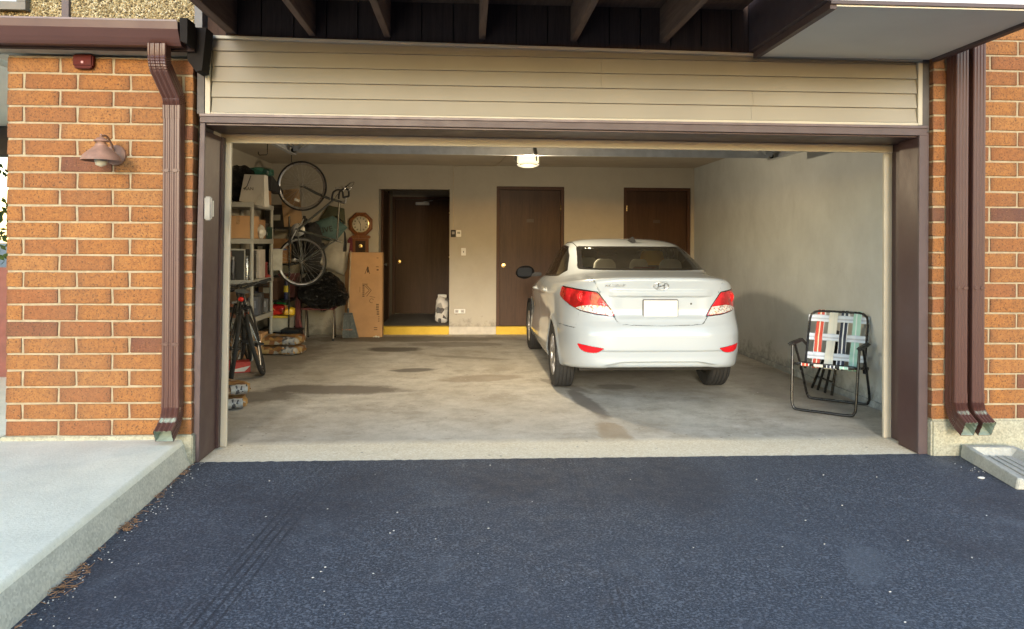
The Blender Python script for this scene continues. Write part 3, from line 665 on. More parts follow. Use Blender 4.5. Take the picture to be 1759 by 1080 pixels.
q = MB(); q.box(1.90, -1.08, 3.5, 3.09, -.04, 3.52); rel(q.build('top', WHITEM, cb), cb)

# ------------------------------------------------------------------ wall fittings outside
la = thing('wall_lantern', 'faded copper barn-style wall lantern on the left brick wall', 'wall lamp', (-2.19, -.06, 1.93))
COP = G('faded_copper', (.26,.145,.105), .6, var=.35, vs_=14, bump=.1)
q = MB(); q.lathe([(.001,-.028),(.045,-.026),(.062,-.012),(.064,0)], (0,0,0), 'Y', 20); q.build('back_plate', COP, la, smooth=40)
q = MB(); q.tube(smoothpath([(0,-.02,.01),(0,-.06,.06),(0,-.12,.10),(0,-.175,.095),(0,-.19,.075)], 5), .007, 8); q.build('arm', COP, la, smooth=60)
q = MB(); q.lathe([(.004,.105),(.010,.098),(.006,.088),(.020,.082),(.040,.066),(.042,.060),(.026,.056),(.027,.046),(.033,.044),(.035,.032),(.060,.012),(.098,-.022),(.112,-.052),(.114,-.056),(.108,-.054),(.092,-.024),(.05,.004),(.02,.02)], (0,-.19,0), 'Z', 28); q.build('shade', COP, la, smooth=35)
q = MB(); q.lathe([(.012,-.01),(.030,-.03),(.036,-.055),(.030,-.080),(.004,-.092)], (0,-.19,0), 'Z', 18); q.build('bulb', G('frosted_bulb', (.55,.52,.42), .3), la, smooth=60)
for i in range(3):
    z = .049-.004*i; q = MB(); q.lathe([(.026,z-.001),(.031,z),(.026,z+.001)], (0,-.19,0), 'Z', 18); q.build('collar_ring', COP, la, smooth=40)
al = thing('alarm_sounder', 'dark red fire alarm sounder under the soffit on the left brick wall', 'alarm', (-2.374, -.06, 2.50))
RED = G('dark_red_plastic', (.075,.006,.004), .6, spec=.2)
q = MB(); q.box(-.060,-.045,-.030,.060,-.0,.045); q.build('housing', RED, al, bevel=.008)
q = MB(); q.prism([(-.055,-.030),(.055,-.030),(.045,-.042),(-.045,-.042)], -.042, -.004); q.build('horn', RED, al, bevel=.004)
q = MB(); q.box(-.007,-.049,-.012,.007,-.045,.002); q.build('lens', G('pink_lens', (.5,.2,.2), .2), al)
kp = thing('keypad', 'white plastic keypad on the left brown jamb of the garage opening', 'keypad', (-1.626, .03, 1.605), R(0))
q = MB(); q.box(-.036,-.064,-.075,.008,-.03,.075); q.build('housing', G('keypad_white', (.26,.25,.235), .5, spec=.2), kp, bevel=.008)
q = MB(); q.box(-.030,-.068,-.06,.002,-.0645,.03); q.build('cover', G('cream_plastic', (.22,.215,.20), .5), kp, bevel=.0015)
q = MB(); q.box(-.030,-.0295,-.05,.004,-.0,.05); q.build('bracket', WHT, kp)

# splash block (an open concrete trough)
sb = thing('splash_block', 'pale concrete splash block trough under the right downspouts', 'splash block', (3.425, -.105, 0), R(-97))
# local: +x runs away from the wall, width in y
Ls, W1, W2, Hs = .66, .175, .205, .082
def ring(x, wo_, wi_, zt_, zi):
    return [(x,-wo_,0),(x,-wo_+.012,zt_),(x,-wo_+.045,zt_),(x,-wi_,zi),(x,wi_,zi),(x,wo_-.045,zt_),(x,wo_-.012,zt_),(x,wo_,0)]
q = MB(); rr = [ring(0,W1-.01,W1-.06,.070,.070), ring(.012,W1,W1-.06,Hs,Hs), ring(.07,W1+.003,W1-.065,Hs,Hs), ring(.10,W1+.005,W1-.075,Hs,.038), ring(Ls*.55,(W1+W2)/2,(W1+W2)/2-.075,.072,.030), ring(Ls,W2,W2-.075,.062,.022), ring(Ls+.012,W2-.006,W2-.08,.054,.018)]
q.v = [p for r in rr for p in r]; q.f = [(i*8+k, i*8+k+1, (i+1)*8+k+1, (i+1)*8+k) for i in range(len(rr)-1) for k in range(7)]+[tuple(range(7,-1,-1)), tuple(range(48,56))]
q.f += [(i*8, (i+1)*8, (i+1)*8+7, i*8+7) for i in range(len(rr)-1)]
q.build('trough', SPLASH, sb, bevel=.004)
for yy in (-.045, 0, .045):
    q = MB(); q.bar((.12, yy, .040), (Ls-.02, yy*1.25, .026), .014, .010); q.build('flow_rib', SPLASH, sb, bevel=.003, seg=1)

# ------------------------------------------------------------------ garage shell
def sbox(name, m, *a): q = MB(); q.box(*a); return struct(q.build(name, m))
sbox('garage_right_wall', GWALLR, 3.50, .36, 0, 3.62, 6.6, 2.57)
sbox('garage_right_return', GWALLR, 3.125, .06, 0, 3.62, .359, 2.57)
sbox('garage_left_wall', GWALL, -3.02, .80, 0, -2.95, 6.6, 2.57)
sbox('garage_left_wall', GWALL, -2.906, .06, 0, -2.86, .799, 2.57)
sbox('garage_left_return', GWALL, -2.859, .06, 0, -1.73, .345, 2.57)
sbox('garage_front_lintel', GWALL, -1.729, .13, 2.205, 3.124, .40, 2.57)
sbox('garage_ceiling', GCEIL, -3.02, .05, 2.571, 3.62, 9.0, 2.70)
# ledge along the foot of the right wall
sbox('wall_ledge', GWALLR, 3.475, .426, -.003, 3.499, 6.59, .055)
# back wall pieces between openings
W0, W1_ = 6.6, 6.75
sbox('garage_back_wall', GWALL, -3.08, W0, 0, -1.353, W1_, 2.57)
sbox('garage_back_wall', GWALL, -1.352, W0, 2.205, -.283, W1_, 2.57)
sbox('garage_back_wall', GWALL, -.282, W0, .118, .432, W1_, 2.57)
sbox('garage_back_wall', GWALL, .433, W0, 2.262, 1.472, W1_, 2.57)
sbox('garage_back_wall', GWALL, 1.473, W0, .118, 2.395, W1_, 2.57)
sbox('garage_back_wall', GWALL, 2.396, W0, 2.262, 3.445, W1_, 2.57)
sbox('garage_back_wall', GWALL, 3.446, W0, 0, 3.62, W1_, 2.57)
sbox('garage_back_wall', GWALL, -3.08, W0-.012, .0, -1.353, W0-.0005, .115)
for a, c, m_, nm in ((-1.36,-.283,YEL,'yellow_step'), (-.282,.432,G('white_base_paint', (.55,.51,.44), .8, var=.2, vs_=6),'white_curb'), (.433,1.472,YEL,'yellow_step'), (1.473,2.395,G('white_base_paint', (.6,.57,.5)),'white_curb'), (2.396,3.445,YEL,'yellow_step')):
    q = MB(); q.box(a, W0-.008, -.003, c-.001, W1_, .117); struct(q.build(nm, m_, bevel=.005, seg=2))
sbox('alcove_floor', m_conc('alcove_concrete', (.14,.125,.11), (.19,.17,.15)), -1.45, W1_+.001, 0, -.15, 8.9, .115)
sbox('alcove_left_wall', GWALL, -1.47, W1_+.001, .116, -1.353, 8.9, 2.57)
sbox('alcove_right_wall', GWALL, -.282, W1_+.001, .116, -.16, 8.9, 2.57)
sbox('alcove_back_wall', GWALL, -1.352, 8.72, .116, -.283, 8.9, 2.57)
sbox('storage_wall', G('dark_void', (.02,.02,.02)), .43, 6.76, .118, 3.5, 6.8, 2.3)

def door(label, x0, x1, z0, z1, y, knob_side, sign=True, hinges=True, closer=False):
    r = thing('door', label, 'door', ((x0+x1)/2, y, z0))
    fw = .048; w2 = (x1-x0)/2; h = z1-z0
    for s_ in (-1, 1):
        q = MB(); q.box(min(s_*w2, s_*(w2-fw)), -.018, 0, max(s_*w2, s_*(w2-fw)), .06, h-fw-.0005); q.build('door_frame', DOORF, r, bevel=.004)
    q = MB(); q.box(-w2, -.018, h-fw, w2, .06, h); q.build('door_frame', DOORF, r, bevel=.004)
    q = MB(); q.box(-w2+fw+.004, .012, .008, w2-fw-.004, .055, h-fw-.005); dp = q.build('leaf', DOORM, r, bevel=.002)
    kx = knob_side*(w2-fw-.07)
    q = MB(); q.lathe([(.001,-.055),(.018,-.053),(.027,-.042),(.024,-.028),(.010,-.020),(.010,-.006),(.032,-.004),(.034,.0)], (kx, .012, .93), 'Y', 16); q.build('knob', G('brass', (.75,.55,.25), .25, metal=1, var=.1), dp, smooth=40)
    if sign:
        q = MB(); q.box(-.055, .008, 1.62-.025, .055, .0115, 1.62+.025); pl = q.build('number_plate', G('dark_bronze', (.05,.03,.02), .5), dp, bevel=.002)
    if hinges:
        for hz in (.22, 1.02, 1.82):
            q = MB(); q.lathe([(.007,-.045),(.007,.045)], (-knob_side*(w2-fw), -.008, hz), 'Z', 8); q.build('hinge', G('brass', (.5,.4,.2)), r)
    if closer:
        q = MB(); q.box(-.12, -.04, h-fw-.10, .12, .011, h-fw-.05); q.build('door_closer', G('dull_metal', (.22,.22,.22), .4, metal=.6), r, bevel=.004)
        q = MB(); q.bar((.02,-.03,h-fw-.045), (.18,-.02,h-fw-.02), .015, .008); q.build('closer_arm', G('dull_metal', (.22,.22,.22)), r)
    return r
door('brown wooden door with brass knob in the middle of the back wall', .433, 1.470, .119, 2.260, 6.62, -1)
door('dark brown door behind the white car, next to the right wall', 2.398, 3.443, .119, 2.260, 6.62, 1)
door('dark brown door deep inside the alcove behind a yellow step', -1.348, -.287, .118, 2.215, 8.655, -1, sign=False, closer=True)
# side door of the alcove, standing in its left wall
r = thing('side_door', 'brown door in the left side of the alcove, next to the tall cardboard carton', 'door', (-1.352, 7.4, .117))
q = MB(); q.box(.001,-.45,0,.022,.45,2.10); lf = q.build('leaf', DOORM, r, bevel=.002)
for s_ in (-1, 1):
    q = MB(); q.box(.001, min(s_*.452, s_*.50), 0, .034, max(s_*.452, s_*.50), 2.14); q.build('door_frame', DOORF, r, bevel=.003)
q = MB(); q.lathe([(.030,0),(.028,.006),(.010,.01),(.010,.035),(.026,.045),(.026,.06),(.001,.068)], (.022, -.38, .93), 'X', 14); q.build('knob', G('dull_metal', (.2,.2,.2)), lf, smooth=40)

# things on the back wall
def wallbox(name, label, cat, x, z, w_, h, d_, m, extra=None):
    r = thing(name, label, cat, (x, 6.599, z)); q = MB(); q.box(-w_/2, -d_, -h/2, w_/2, 0, h/2); q.build('housing', m, r, bevel=.004)
    return r
t = wallbox('opener_control', 'small black door opener control on the back wall beside the alcove', 'control', -.225, 1.535, .075, .11, .03, BLKP)
q = MB(); q.box(-.02,-.034,-.01,.02,-.0305,.03); q.build('button', G('grey_button', (.25,.25,.25)), t)
t = wallbox('thermostat', 'white rectangular thermostat right of the black opener control', 'thermostat', -.143, 1.535, .075, .10, .025, WHT)
q = MB(); q.box(-.022,-.028,-.005,.022,-.0255,.03); q.build('display', G('grey_display', (.2,.22,.2), .3), t)
t = wallbox('light_switch', 'white light switch with black toggle on the back wall', 'light switch', -.068, 1.258, .072, .115, .008, WHT)
q = MB(); q.box(-.006,-.018,-.012,.006,-.0085,.012); q.build('toggle', G('black_toggle', (.03,.03,.03)), t)
t = wallbox('outlet', 'double white wall outlet low on the back wall with a plug in it', 'outlet', -.12, .352, .17, .07, .008, WHT)
for dx in (-.045, .04):
    q = MB(); q.box(dx-.025,-.0115,-.022,dx+.025,-.0085,.022); q.build('socket', G('grey_socket', (.45,.43,.4)), t, bevel=.003)
    q = MB(); q.box(dx-.010,-.0135,-.012,dx-.006,-.0118,.006); q.box(dx+.006,-.0135,-.012,dx+.010,-.0118,.006); q.build('slot', BLK, t)
q = MB(); q.tube([(-.2255, 6.594, 2.568), (-.228, 6.594, 2.2), (-.2245, 6.594, 1.9), (-.2265, 6.594, 1.595)], .004, 6)
tag(q.build('bell_wire', G('wire_cream', (.5,.42,.3), .5)), 'thin wire running down the back wall to the opener control', 'wire')
q = MB(); q.tube(smoothpath([(-.226, 6.592, 2.560), (.2, 6.592, 2.553), (.42, 6.3, 2.560), (.53, 4.6, 2.562), (.585, 3.2, 2.562)], 5), .004, 6)
tag(q.build('ceiling_wire', G('wire_cream', (.5,.42,.3))), 'thin wire stapled across the ceiling from the back wall to the opener', 'wire')

# ------------------------------------------------------------------ overhead door, tracks, opener
od = thing('overhead_door', 'beige sectional garage door rolled up flat under the ceiling', 'garage door', (.68, 1.6, 2.4))
for k in range(4):
    y0 = .50+k*.53
    q = MB(); q.box(-1.65, y0, 2.405, 3.03, y0+.525, 2.45); rel(q.build('door_panel', STOPM, od, bevel=.004), od)
q = MB(); q.box(-1.66, 2.57, 2.268, 3.03, 2.60, 2.372); q.box(-1.66, 2.601, 2.36, 3.03, 2.64, 2.372); q.box(-1.66, 2.545, 2.372, 3.03, 2.60, 2.404); rel(q.build('top_strut', GALV, od, bevel=.003), od)
for xx in (-.48, .55, 1.6):
    q = MB(); q.box(xx-.03, 2.555, 2.375, xx+.03, 2.569, 2.40); rel(q.build('strut_bracket', GALV, od), od)
for s_, xx in ((-1, -1.735), (1, 3.10)):
    t = thing('door_track', 'galvanized door track and hanger on the %s of the opened door' % ('left, above the storage shelves' if s_ < 0 else 'right, near the right wall'), 'track', (xx, 1.6, 2.3), 0, 'garage door tracks')
    q = MB(); q.box(xx-.025, .60, 2.262, xx+.025, 2.72, 2.268); q.box(xx+s_*.022, .60, 2.268, xx+s_*.026, 2.72, 2.325); q.box(xx-.025, .60, 2.325, xx+.025, 2.72, 2.330); rel(q.build('rail', GALV, t), t)
    q = MB(); q.bar((xx, 2.66, 2.33), (xx, 2.66, 2.57), .035, .004, (0,1,0)); rel(q.build('hanger_strap', GALV, t), t)
    q = MB(); q.bar((xx-s_*.02, 2.60, 2.31), (xx-s_*.34, 2.64, 2.36), .05, .05); rel(q.build('roller_bracket', GALV, t), t)
    q = MB(); q.lathe([(.022,-.012),(.024,0),(.022,.012)], (xx-s_*.005, 2.64, 2.295), 'X', 14); rel(q.build('roller', BLKP, t), t)
    q = MB(); q.bar((xx-s_*.18, 2.45, 2.34), (xx-s_*.01, 2.70, 2.275), .03, .02); rel(q.build('angle_brace', GALV, t), t)
op = thing('door_opener', 'ceiling garage door opener with its lamp lit, hanging at the middle of the opening', 'opener', (.615, 3.0, 2.3))
q = MB(); q.box(-.13,-.10,-.02,.13,.28,.13); q.build('housing', G('opener_grey', (.25,.25,.24), .4), op, bevel=.02)
LAMP = m_emit('lit_lens', (1.0,.92,.62), .17)
q = MB()
pp = []
for i in range(9):
    a = R(200+140*i/8); pp.append((.118*math.cos(a)*1.0, -.125+.05*(1+math.sin(a))*.5))
q.box(-.112,-.150,-.088,.112,-.105,.032); q.build('lamp_lens', LAMP, op, bevel=.012)
q = MB(); q.box(-.118,-.152,-.097,.118,-.03,-.0885); q.build('lens_rim', BLKP, op, bevel=.004)
q = MB(); q.lathe([(.001,-.122),(.06,-.118),(.10,-.106),(.108,-.098)], (0,-.09,0), 'Z', 20); q.build('lower_lens', m_emit('lit_lens_low', (1.0,.88,.60), .155), op, smooth=60)
pl = bpy.data.lights.new('opener_lamp', 'POINT'); pl.energy = 25; pl.color = (1, .80, .52); pl.shadow_soft_size = .06; plo = bpy.data.objects.new('opener_lamp', pl); COL.objects.link(plo); plo.parent = op; plo.location = (0, -.25, -.16)
q = MB(); q.bar((0,-.11,.16), (0,-2.55,.16), .04, .04); q.build('rail', G('rail_steel', (.3,.3,.3), .4, metal=.8), op)
for sx_ in (-.09, .09):
    q = MB(); q.bar((sx_,.1,.13), (sx_,.1,.271), .025, .004, (0,1,0)); q.build('hanger_strap', GALV, op)
q = MB(); q.bar((.03,-.40,.14), (.05,-.47,-.03), .03, .02); q.bar((.05,-.47,-.03), (.06,-.46,-.09), .010, .010); q.build('release_arm', G('dark_steel', (.05,.05,.05), .4), op)
q = MB(); q.prism([(-.03,.06),(.075,.06),(.06,.09),(.075,.14),(-.045,.14),(-.03,.09)], -.47, -.35); q.build('trolley', BLKP, op, bevel=.006)

# hooks in the ceiling
for (x, y, lb) in ((-2.36, 4.0, 'empty black steel hook in the ceiling, nearer the opening, above the shelves'), (-2.37, 5.36, 'black steel hook in the ceiling holding the hung bicycle by its wheel')):
    q = MB()
    if y < 5: pts = [(x-.02,y,2.571),(x+.015,y,2.560),(x+.03,y,2.555),(x+.03,y,2.42),(x+.02,y,2.405),(x-.06,y,2.40),(x-.075,y,2.415),(x-.075,y,2.44)]
    else: pts = [(x,y,2.571),(x,y,2.47),(x+.02,y,2.445),(x+.06,y,2.435),(x+.08,y,2.455)]
    q.tube(pts, .0055, 8)
    tag(q.build('ceiling_hook', BLKM), lb, 'hook', 'ceiling hooks')

# ------------------------------------------------------------------ porch beyond the left wall
sbox('porch_ceiling', SOFF, -12, -.06, 2.552, -3.09, 5.5, 2.60)
pb = MB(); pb.box(-12, 3.0, 2.25, -3.2, 3.15, 2.55); tag(pb.build('porch_beam', G('near_black_wood', (.02,.017,.015), .6)), 'near-black beam at the back of the porch left of the brick wall', 'beam')
pw = MB(); pw.box(-12, 2.2, .156, -3.3, 2.32, 1.15); tag(pw.build('porch_wall', G('red_brown_wall', (.16,.045,.035), .6)), 'low red-brown wall of the porch left of the brick wall', 'wall')
sh = thing('shrub', 'green leafy shrub beyond the porch, at the far left edge', 'shrub', (-6.6, 5.0, 0))
q = MB(); rs = random.Random(3)
for i in range(1500):
    p = Vector((rs.gauss(0,.9), rs.gauss(0,.5), 1.35+rs.gauss(0,.55))); a = Vector((rs.uniform(-1,1), rs.uniform(-1,1), rs.uniform(-1,1))).normalized()*.05; b_ = a.orthogonal().normalized()*.025
    q.add([p-a, p+b_, p+a, p-b_], [(0,1,2,3)])
q.build('crown', G('leaf_green', (.055,.10,.025), .5, var=.5, vs_=3), sh)
q = MB(); q.tube([(0,0,0),(.1,0,.6),(-.05,0,1.3)], [.05,.035,.02], 7); q.tube([(0,0,.1),(-.3,0,.8),(-.5,.1,1.4)], [.035,.025,.01], 7); q.build('stem', JOIST, sh)

# ================================================================== CAR
def pchip(xs, ys, xq):
    xs, ys, xq = map(np.asarray, (xs, ys, xq)); h = np.diff(xs); dl = np.diff(ys)/h; n = len(xs); m = np.zeros(n)
    for i in range(1, n-1):
        if dl[i-1]*dl[i] > 0:
            w1, w2 = 2*h[i]+h[i-1], h[i]+2*h[i-1]; m[i] = (w1+w2)/(w1/dl[i-1]+w2/dl[i])
    m[0], m[-1] = dl[0], dl[-1]
    k = np.clip(np.searchsorted(xs, xq)-1, 0, n-2); t = (xq-xs[k])/h[k]
    return (2*t**3-3*t**2+1)*ys[k]+(t**3-2*t**2+t)*h[k]*m[k]+(-2*t**3+3*t**2)*ys[k+1]+(t**3-t**2)*h[k]*m[k+1]
#        zr    yr    zf    yf    w     zs    n_rear n_front
LV = [(.315, .115, .20, 4.22, .750, .195, 5.5, 4),
      (.320, .055, .21, 4.30, .800, .205, 5.5, 4),
      (.345, .030, .25, 4.33, .828, .235, 5.5, 4),
      (.42,  .014, .32, 4.36, .842, .33,  5.5, 4),
      (.50,  .004, .40, 4.37, .850, .44,  5.5, 4),
      (.60,  .006, .50, 4.36, .852, .55,  5.5, 4),
      (.67,  .026, .57, 4.34, .853, .64,  5.4, 4),
      (.73,  .058, .62, 4.32, .853, .72,  5.2, 4),
      (.83,  .080, .67, 4.29, .851, .80,  5.0, 4),
      (.95,  .078, .71, 4.24, .846, .885, 4.8, 4),
      (1.03, .066, .75, 4.14, .832, .935, 4.6, 4),
      (1.078,.056, .78, 4.02, .816, .965, 4.4, 4),
      (1.098,.066, .81, 3.90, .803, .985, 4.2, 4),
      (1.108,.110, .85, 3.75, .790, 1.00, 4.0, 4),
      (1.125,.26,  .91, 3.52, .772, 1.018,3.8, 3.8),
      (1.148,.47,  .975,3.28, .755, 1.035,3.8, 3.6),
      (1.158,.515, .99, 3.22, .748, 1.05, 3.8, 3.5),
      (1.24, .75,  1.12,2.98, .712, 1.14, 3.8, 3.4),
      (1.34, 1.06, 1.28,2.66, .655, 1.27, 3.8, 3.4),
      (1.382,1.22, 1.345,2.50,.610, 1.345,3.6, 3.2),
      (1.415,1.40, 1.395,2.35,.545, 1.405,3.2, 3),
      (1.442,1.62, 1.43, 2.16,.42,  1.437,2.8, 2.8),
      (1.452,1.78, 1.446,2.04,.25,  1.449,2.4, 2.4),
      (1.455,1.89, 1.454,1.93,.03,  1.455,2.2, 2.2)]
YM = 1.91
def car_surface():
    L = np.array(LV); t = [0.0]
    for i in range(1, len(L)):
        dd = L[i]-L[i-1]
        t.append(t[-1]+max(.012, .5*math.hypot(dd[0], dd[1])+.3*math.hypot(dd[4], dd[5])+.15*abs(dd[3])))
    t = np.array(t); nr = 150
    # dense at the rear face, coarser elsewhere
    tq = [];
    for i in range(len(t)-1):
        k = max(2, int((t[i+1]-t[i])/(.0055 if i < 13 else .012)));
        tq += list(np.linspace(t[i], t[i+1], k, endpoint=False))
    tq.append(t[-1]); tq = np.array(tq)
    Q = np.stack([pchip(t, L[:, c], tq) for c in range(8)], 1)
    M = 2*150
    V = np.zeros((len(tq), M, 3))
    for i, (zr, yr, zf, yf, w_, zs, nr_, nf_) in enumerate(Q):
        # half contour dense sampling from rear centre round the +x side to the front centre
        a = np.linspace(0, math.pi/2, 400)
        xr = w_*np.sin(a)**(2/nr_); yy = YM-(YM-yr)*np.cos(a)**(2/nr_)
        xf = w_*np.cos(a)**(2/nf_); yf_ = YM+(yf-YM)*np.sin(a)**(2/nf_)
        x = np.concatenate([xr, xf[1:]]); y = np.concatenate([yy, yf_[1:]])
        # resample: even arc length, but split the index range 40% rear / 60% rest for stability
        s = np.concatenate([[0], np.cumsum(np.hypot(np.diff(x), np.diff(y)))])
        sm = s[399]
        q = np.concatenate([np.linspace(0, sm, 96, endpoint=False), np.linspace(sm, s[-1], M//2+1-96)])
        X_ = np.interp(q, s, x); Y_ = np.interp(q, s, y)
        sr = np.clip((Y_-yr)/(YM-yr), 0, 1); sf = np.clip((yf-Y_)/(yf-YM), 0, 1)
        Z_ = np.where(Y_ < YM, zs+(zr-zs)*(1-sr)**2.2, zs+(zf-zs)*(1-sf)**1.8)
        V[i, :M//2+1] = np.stack([X_, Y_, Z_], 1)
        V[i, M//2+1:] = np.stack([-X_[1:-1], Y_[1:-1], Z_[1:-1]], 1)[::-1]
    x, y, z = V[..., 0].copy(), V[..., 1].copy(), V[..., 2].copy()
    ss = lambda e0, e1, v: (lambda q: q*q*(3-2*q))(np.clip((v-e0)/(e1-e0), 0, 1))
    ax = np.abs(x); rear = (y < .8)
    # bumper crease and the shallow tuck below it
    tuck = (1-ss(.462, .478, z))*ss(.33, .42, z+0*z)*(1-ss(.52, .62, ax)); V[..., 1] += np.where(rear, .014*tuck, 0)
    # lower valance recess
    top = .372-.03*ss(.30, .52, ax); dfm = (1-ss(top-.006, top+.004, z))*(1-ss(.44, .50, ax)); V[..., 1] += np.where(rear, .035*dfm, 0)
    # garnish ledge above the plate, recess below
    led = ss(.936, .942, z)*(1-ss(.975, 1.0, z))*(1-ss(.42, .455, ax)); V[..., 1] -= np.where(rear, .014*led, 0)
    rec = ss(.735, .775, z)*(1-ss(.928, .938, z))*(1-ss(.32, .43, ax)); V[..., 1] += np.where(rear, .018*rec, 0)
    # side sculpting: a hollow in the lower doors and a shoulder crease
    side = ss(.9, 1.4, y)*(1-ss(3.2, 3.6, y)); hol = np.exp(-((z-.60)/.13)**2); V[..., 0] -= np.sign(x)*side*.020*hol
    zc = .90+.0*y-.035*(y-1.2); cr = np.exp(-((z-zc)/.020)**2)*ss(.75, 1.2, y)*(1-ss(3.3, 3.6, y)); V[..., 0] += np.sign(x)*.007*cr
    sill = np.exp(-((z-.33)/.06)**2); V[..., 0] += np.sign(x)*side*.012*sill
    # wheel arch flares
    for yc in (.95, 3.52):
        dd = np.sqrt((y-yc)**2+(z-.31)**2); V[..., 0] += np.sign(x)*(ax > .5)*.012*np.exp(-((dd-.36)/.035)**2)
    return V
def build_car():
    V = car_surface(); nl, M, _ = V.shape
    bm = bmesh.new(); vv = [[bm.verts.new(V[i, j]) for j in range(M)] for i in range(nl)]
    for i in range(nl-1):
        for j in range(M):
            bm.faces.new((vv[i][j], vv[i+1][j], vv[i+1][(j+1) % M], vv[i][(j+1) % M]))
    bm.faces.new([vv[-1][j] for j in range(M)])
    bmesh.ops.remove_doubles(bm, verts=bm.verts, dist=1e-5)
    bmesh.ops.recalc_face_normals(bm, faces=bm.faces)
    lay = bm.faces.layers.int.new('reg'); names = ['body']
    def cut(name, poly, view, pred):
        """poly: convex, counter-clockwise in (x,z) for 'rear', (y,z) for 'side', (x,y) for 'top'"""
        i0, i1 = {'rear': (0, 2), 'side': (1, 2), 'top': (0, 1)}[view]
        if name not in names: names.append(name)
        k = names.index(name)
        lo = [min(p[c] for p in poly)-.03 for c in (0, 1)]; hi = [max(p[c] for p in poly)+.03 for c in (0, 1)]
        cand = []
        for f in bm.faces:
            c = f.calc_center_median()
            if lo[0] < c[i0] < hi[0] and lo[1] < c[i1] < hi[1] and pred(c): cand.append(f)
        ar = sum(poly[i][0]*poly[(i+1) % len(poly)][1]-poly[(i+1) % len(poly)][0]*poly[i][1] for i in range(len(poly)))
        P = poly if ar > 0 else poly[::-1]
        for i in range(len(P)):
            a, b_ = P[i], P[(i+1) % len(P)]; ex, ey = b_[0]-a[0], b_[1]-a[1]; ll = math.hypot(ex, ey)
            if ll < 1e-6: continue
            nin = (-ey/ll, ex/ll); co = [0, 0, 0]; no = [0, 0, 0]; co[i0], co[i1] = a; no[i0], no[i1] = nin
            geom = set(cand)
            for f in cand: geom.update(f.edges); geom.update(f.verts)
            r_ = bmesh.ops.bisect_plane(bm, geom=list(geom), dist=1e-5, plane_co=co, plane_no=no)
            fs = set(g for g in r_['geom'] if isinstance(g, bmesh.types.BMFace)) | set(f for f in cand if f.is_valid)
            cand = [f for f in fs if f.is_valid and ((f.calc_center_median()[i0]-a[0])*nin[0]+(f.calc_center_median()[i1]-a[1])*nin[1]) > 0]
        for f in cand: f[lay] = k
        return cand
    def rnd(poly, r=.02, n=4):
        """round the corners of a convex polygon"""
        out = []; m = len(poly)
        for i in range(m):
            p0, p, p1 = [Vector(poly[(i+d_) % m]) for d_ in (-1, 0, 1)]
            a = (p0-p); b_ = (p1-p); ra = min(r, a.length*.45); rb = min(r, b_.length*.45)
            A = p+a.normalized()*ra; B = p+b_.normalized()*rb
            for t in range(n+1):
                u = t/n; q = A*(1-u)**2+p*2*u*(1-u)+B*u*u; out.append(tuple(q))
        return out
    isrear = lambda c: c.y < 1.5
    mir = lambda P: [(-a, b_) for a, b_ in P]
    # panels: bumper, doors, trunk lid
    cut('rear_bumper', [(-.1,.1),(.60,.1),(.60,.655),(-.1,.655)], 'side', lambda c: True)
    cut('rear_bumper', [(-.73,.6545),(.73,.6545),(.685,.815),(-.685,.815)], 'rear', lambda c: c.y < .5)
    cut('front_bumper', [(3.85,.1),(4.5,.1),(4.5,.60),(3.85,.60)], 'side', lambda c: True)
    cut('bonnet', [(-.70,3.36),(.70,3.36),(.66,4.14),(-.66,4.14)], 'top', lambda c: c.z > .7)
    sd_ = lambda c: abs(c.x) > .45
    cut('rear_door', rnd([(1.50,.285),(2.125,.285),(2.125,1.16),(1.22,1.16),(1.17,.98),(1.22,.74)], .03), 'side', sd_)
    cut('front_door', rnd([(2.130,.285),(3.16,.285),(3.20,.70),(3.15,.98),(2.95,1.12),(2.130,1.16)], .02), 'side', sd_)
    cut('trunk_lid', rnd([(-.37,.70),(-.24,.690),(0,.687),(.24,.690),(.37,.70),(.405,.745),(.545,.975),(-.545,.975),(-.405,.745)], .03), 'rear', lambda c: c.y < .5)
    cut('trunk_lid', [(-.545,.9745),(.545,.9745),(.572,1.06),(.592,1.105),(-.592,1.105),(-.572,1.06)], 'rear', lambda c: c.y < .45)
    cut('trunk_lid', [(-.592,-.05),(.592,-.05),(.592,.16),(.615,.46),(.60,.56),(-.60,.56),(-.615,.46),(-.592,.16)], 'top', lambda c: c.z > 1.085 and c.y < .9)
    # lamps
    lamp = [(-.40,.762),(-.445,.838),(-.548,.975),(-.835,1.006),(-.835,.955),(-.80,.885),(-.76,.842),(-.69,.802),(-.55,.776)]
    clear = [(-.408,.766),(-.452,.845),(-.60,.858),(-.672,.845),(-.72,.823),(-.69,.804),(-.55,.780)]
    refl = rnd([(-.72,.522),(-.70,.478),(-.66,.455),(-.60,.45),(-.555,.455),(-.505,.492)], .012)
    for nm, P, cl in (('L', lamp, clear), ('R', mir(lamp), mir(clear))):
        pr = lambda c: c.y < .62
        cut('seal'+nm, rnd([(a+(0), b_) for a, b_ in P], .006, 2), 'rear', pr)
        cx = sum(p[0] for p in P)/len(P); cz = sum(p[1] for p in P)/len(P)
        cut('taillight'+nm, rnd([(cx+(a-cx)*.965, cz+(b_-cz)*.93) for a, b_ in P], .008, 2), 'rear', pr)
        cut('clear'+nm, [(cx+(a-cx)*.955, cz+(b_-cz)*.93) for a, b_ in cl], 'rear', pr)
    for nm, P in (('L', refl), ('R', mir(refl))):
        cut('reflector'+nm, P, 'rear', lambda c: c.y < .6)
    # glazing
    cut('rear_trim', rnd([(-.618,1.150),(.618,1.150),(.545,1.368),(-.545,1.368)], .03, 5), 'rear', lambda c: c.y < 1.6 and abs(c.x) < .7)
    cut('rear_window', rnd([(-.578,1.166),(.578,1.166),(.515,1.352),(-.515,1.352)], .045, 6), 'rear', lambda c: c.y < 1.6 and abs(c.x) < .7)
